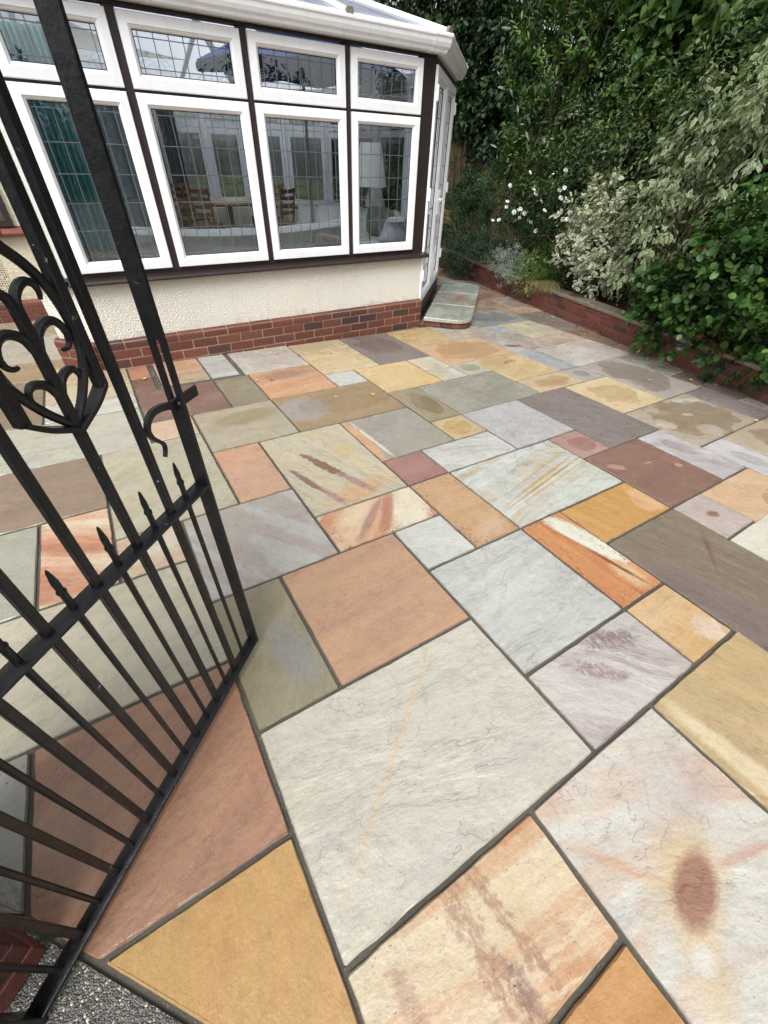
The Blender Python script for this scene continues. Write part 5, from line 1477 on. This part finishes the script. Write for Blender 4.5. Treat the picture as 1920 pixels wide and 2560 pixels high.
# ------------------------------------------------------------------ iron gate
YAW = R(-136.99)
GD = Vector((math.cos(YAW), math.sin(YAW), 0)); GNn = Vector((-GD.y, GD.x, 0))
GP = Vector((-1.1475, -3.404, 0.1737))
MG = Matrix.Identity(4)
for i in range(3):
    MG[i][0] = GD[i]; MG[i][1] = GNn[i]; MG[i][2] = (0, 0, 1)[i]; MG[i][3] = GP[i]
def gate():
    hp = GP + GD * .92; hp.z = gz(hp.x, hp.y)
    r = empty('iron_gate', hp, 'black wrought iron garden gate with scrolls standing open at the left', 'gate')
    W = 0.92; H = 1.80; ZM = 0.726
    rn = random.Random(2)
    def add(n, m, par=None, sm=40): 
        me = m.build(n); smooth_angle(me, sm); return mobj(n, me, MAT['iron'], par or r, MG)
    # latch stile with its slot
    m = MB(); zs0, zs1 = 0.955, 1.085
    m.box(-.010, 0, -.02, .02, -.012, zs0, .0015); m.box(-.010, 0, -.02, .02, zs1, H, .0015)
    m.box(-.010, 0, -.02, -.0065, zs0 - .001, zs1 + .001, .0012); m.box(-.010, 0, .0065, .02, zs0 - .001, zs1 + .001, .0012)
    stile = add('latch_stile', m)
    m = MB(); m.box(W, W + .012, -.02, .02, -.06, H, .0015); add('hinge_stile', m)
    for z in (0.0, ZM, H - .01): 
        m = MB(); m.box(-.0095, W + .001, -.02, .02, z - .010, z, .0015); add('rail', m)
    def sqbar(pts, wx, wy, twist=0.0):
        m = MB(); rings = []
        for i, p in enumerate(pts):
            p = Vector(p); a = Vector(pts[max(0, i - 1)]); b = Vector(pts[min(len(pts) - 1, i + 1)]); t = (b - a).normalized()
            sd = Vector((t.z, 0, -t.x)); yy = Vector((0, 1, 0))
            hx, hy = wx / 2, wy / 2; c = min(hx, hy) * .22
            sec = [(-hx + c, -hy), (hx - c, -hy), (hx, -hy + c), (hx, hy - c), (hx - c, hy), (-hx + c, hy), (-hx, hy - c), (-hx, -hy + c)]
            rings.append([tuple(p + sd * x + yy * y) for x, y in sec])
        m.grid(rings); return m
    off, sp = .0645, .0565
    def collar(x, z, w):
        m = MB(); m.box(x - w * .75, x + w * .75, -w * .75, w * .75, z, z + .006, .002); return m
    for i in range(15):
        x = off + sp * i
        if i % 2 == 0:
            w = .0125
            n = 8
            m = MB()
            m.tube([(x, 0, -.008), (x + rn.uniform(-.001, .001), 0, .36), (x, 0, ZM + .045), (x, 0, ZM + .046), (x, 0, ZM + .052), (x, 0, ZM + .055), (x, 0, ZM + .075), (x, 0, ZM + .100), (x, 0, ZM + .106)],
                   [w * .5, w * .5, w * .55, w * .68, w * .70, w * .50, w * .55, w * .26, w * .1], n)
            b = add('spiked_bar', m)
        else:
            w = .0165
            top = 1.018 if i in (3, 11) else H - .012
            b = add('bar', sqbar([(x, 0, -.006), (x + rn.uniform(-.001, .001), 0, ZM * .5), (x, 0, ZM), (x, 0, top)], w, w))
        add('weld_collar', collar(x, 0.0005, w * .62), b); add('weld_collar', collar(x, ZM + .0005, w * .62), b)
    def spl(pts, n=6):
        P = [Vector((p[0], 0, p[1])) for p in pts]; out = []
        for i in range(len(P) - 1):
            p0, p1, p2, p3 = P[max(0, i - 1)], P[i], P[i + 1], P[min(len(P) - 1, i + 2)]
            for j in range(n):
                t = j / n
                out.append(.5 * ((2 * p1) + (-p0 + p2) * t + (2 * p0 - 5 * p1 + 4 * p2 - p3) * t * t + (-p0 + 3 * p1 - 3 * p2 + p3) * t ** 3))
        out.append(P[-1]); return out
    def ornament(cx):
        def X(s, d): return cx + s * d
        st = add('stem', sqbar([(cx, 0, 1.0), (cx, 0, 1.08), (cx, 0, 1.15), (cx, 0, 1.205)], .015, .015))
        for s in (-1, 1):
            add('forked_arm', sqbar(spl([(cx, 1.010), (X(s, .02), 1.020), (X(s, .05), 1.036), (X(s, .078), 1.058)]), .009, .026))
            add('upright', sqbar([(X(s, .0765), 0, 1.056), (X(s, .0765), 0, 1.3), (X(s, .0765), 0, H - .012)], .018, .020))
            arc = spl([(X(s, .006), 1.022), (X(s, .034), 1.055), (X(s, .053), 1.085), (X(s, .066), 1.112), (X(s, .071), 1.140), (X(s, .0705), 1.165), (X(s, .066), 1.195), (X(s, .056), 1.224), (X(s, .038), 1.252), (X(s, .016), 1.276), (X(s, 0.002), 1.300)])
            m = MB(); m.tube(arc, .0078, 8); add('arc', m)
            def scroll(p, r0=.0080):
                q = spl(p); n = len(q); m = MB(); m.tube(q, [r0 - (r0 * .62) * (k / (n - 1)) ** 2 for k in range(n)], 8); add('scroll', m)
            scroll([(X(s, .002), 1.140), (X(s, .010), 1.160), (X(s, .022), 1.171), (X(s, .037), 1.175), (X(s, .050), 1.168), (X(s, .0575), 1.152), (X(s, .055), 1.138), (X(s, .047), 1.131), (X(s, .038), 1.131)])
            scroll([(X(s, .002), 1.072), (X(s, .010), 1.088), (X(s, .020), 1.097), (X(s, .033), 1.101), (X(s, .042), 1.097), (X(s, .046), 1.088), (X(s, .045), 1.078)])
            scroll([(X(s, .0), 1.195), (X(s, .006), 1.214), (X(s, .018), 1.226), (X(s, .030), 1.2295), (X(s, .040), 1.224), (X(s, .0435), 1.214), (X(s, .041), 1.203)], .0076)
    ornament(off + sp * 3); ornament(off + sp * 11)
    # thumb latch through the stile
    lz = .952
    m = MB(); m.box(-.078, .012, -.004, .004, lz - .018, lz + .008, .002)
    lt = add('latch_bar', m)
    q = spl([(.010, lz - .004), (.040, lz + .006), (.070, lz + .008), (.091, lz - .004), (.099, lz - .022), (.094, lz - .040), (.082, lz - .054), (.072, lz - .066), (.072, lz - .080), (.080, lz - .095)])
    n = len(q); rings = []; m = MB()
    for k, p in enumerate(q):
        a = q[max(0, k - 1)]; b = q[min(n - 1, k + 1)]; t = (b - a).normalized(); sd = Vector((t.z, 0, -t.x)); yy = Vector((0, 1, 0))
        wd = .013 * (1 - k / n) + .0035; th = .0045
        sec = [(-wd / 2, -th), (wd / 2, -th), (wd / 2, th), (-wd / 2, th)]
        rings.append([tuple(p + sd * x + yy * y) for x, y in sec])
    m.grid(rings); add('latch_handle', m, lt)
    m = MB(); m.tube([(0.0005, .012, lz - .002), (.004, .012, lz - .002), (.007, .012, lz - .002)], [.006, .006, .003], 10); add('rivet', m, lt)
    # hinge straps to the pier
    for z in (.12, 1.45):
        m = MB(); m.box(W + .0125, W + .06, -.012, .012, z, z + .03, .002); m.tube([(W + .03, .0, z - .03), (W + .03, 0, z + .06)], .010, 10); add('hinge', m)
gate()

# ------------------------------------------------------------------ brick gate pier
def pier():
    a0 = guv(*TH0); a1 = guv(*TH1); d = (a1 - a0); d.z = 0; d.normalize()          # towards the opening
    n = Vector((-d.y, d.x, 0))
    if n.dot(guv(-4, 4) - a0) > 0: n = -n                                            # away from the patio
    c = guv(-5.84, 4.72); zb = gz(c.x, c.y)
    M = Matrix.Identity(4)
    ax = -d
    ay = n
    if ax.cross(ay).z < 0: ax = d
    for i in range(3): M[i][0] = ax[i]; M[i][1] = ay[i]; M[i][2] = (0, 0, 1)[i]
    M[0][3], M[1][3], M[2][3] = c.x, c.y, zb
    r = empty('gate_pier', c, 'red brick gate pier in the bottom left corner behind the gate', 'pier')
    sg = 1 if ax == -d else -1
    x0, x1 = (0.0, 0.44) if sg > 0 else (-0.44, 0.0)
    core = mobj('pier_core', boxmesh(x0 + .006, x1 - .006, .006, .434, -.1, 1.9), MAT['mortar'], r, M)
    for k, (Fm) in enumerate((M @ Matrix.Translation((x0, 0, 0)),
                              M @ Matrix.Translation((x0 if sg > 0 else x1, .44 if sg > 0 else 0, 0)) @ Matrix.Rotation(R(-90 if sg > 0 else 90), 4, 'Z'))):
        for cidx in range(25):
            z = .004 + cidx * .0755; offb = 0 if (cidx + k) % 2 == 0 else .1125
            x = 0.0 - offb
            while x < .43:
                a, b = max(x, 0), min(x + .215, .44)
                if b - a > .03: mobj('brick', bmesh_for(b - a, False, .05), None, core, Fm @ Matrix.Translation(((a + b) / 2, random.uniform(-.001, .001), z)))
                x += .225
    mobj('cap_stone', boxmesh(x0 - .03, x1 + .03, -.03, .47, 1.9, 1.96, .01), simple('cap_stone', (150, 140, 124), .8, .2), r, M)
pier()
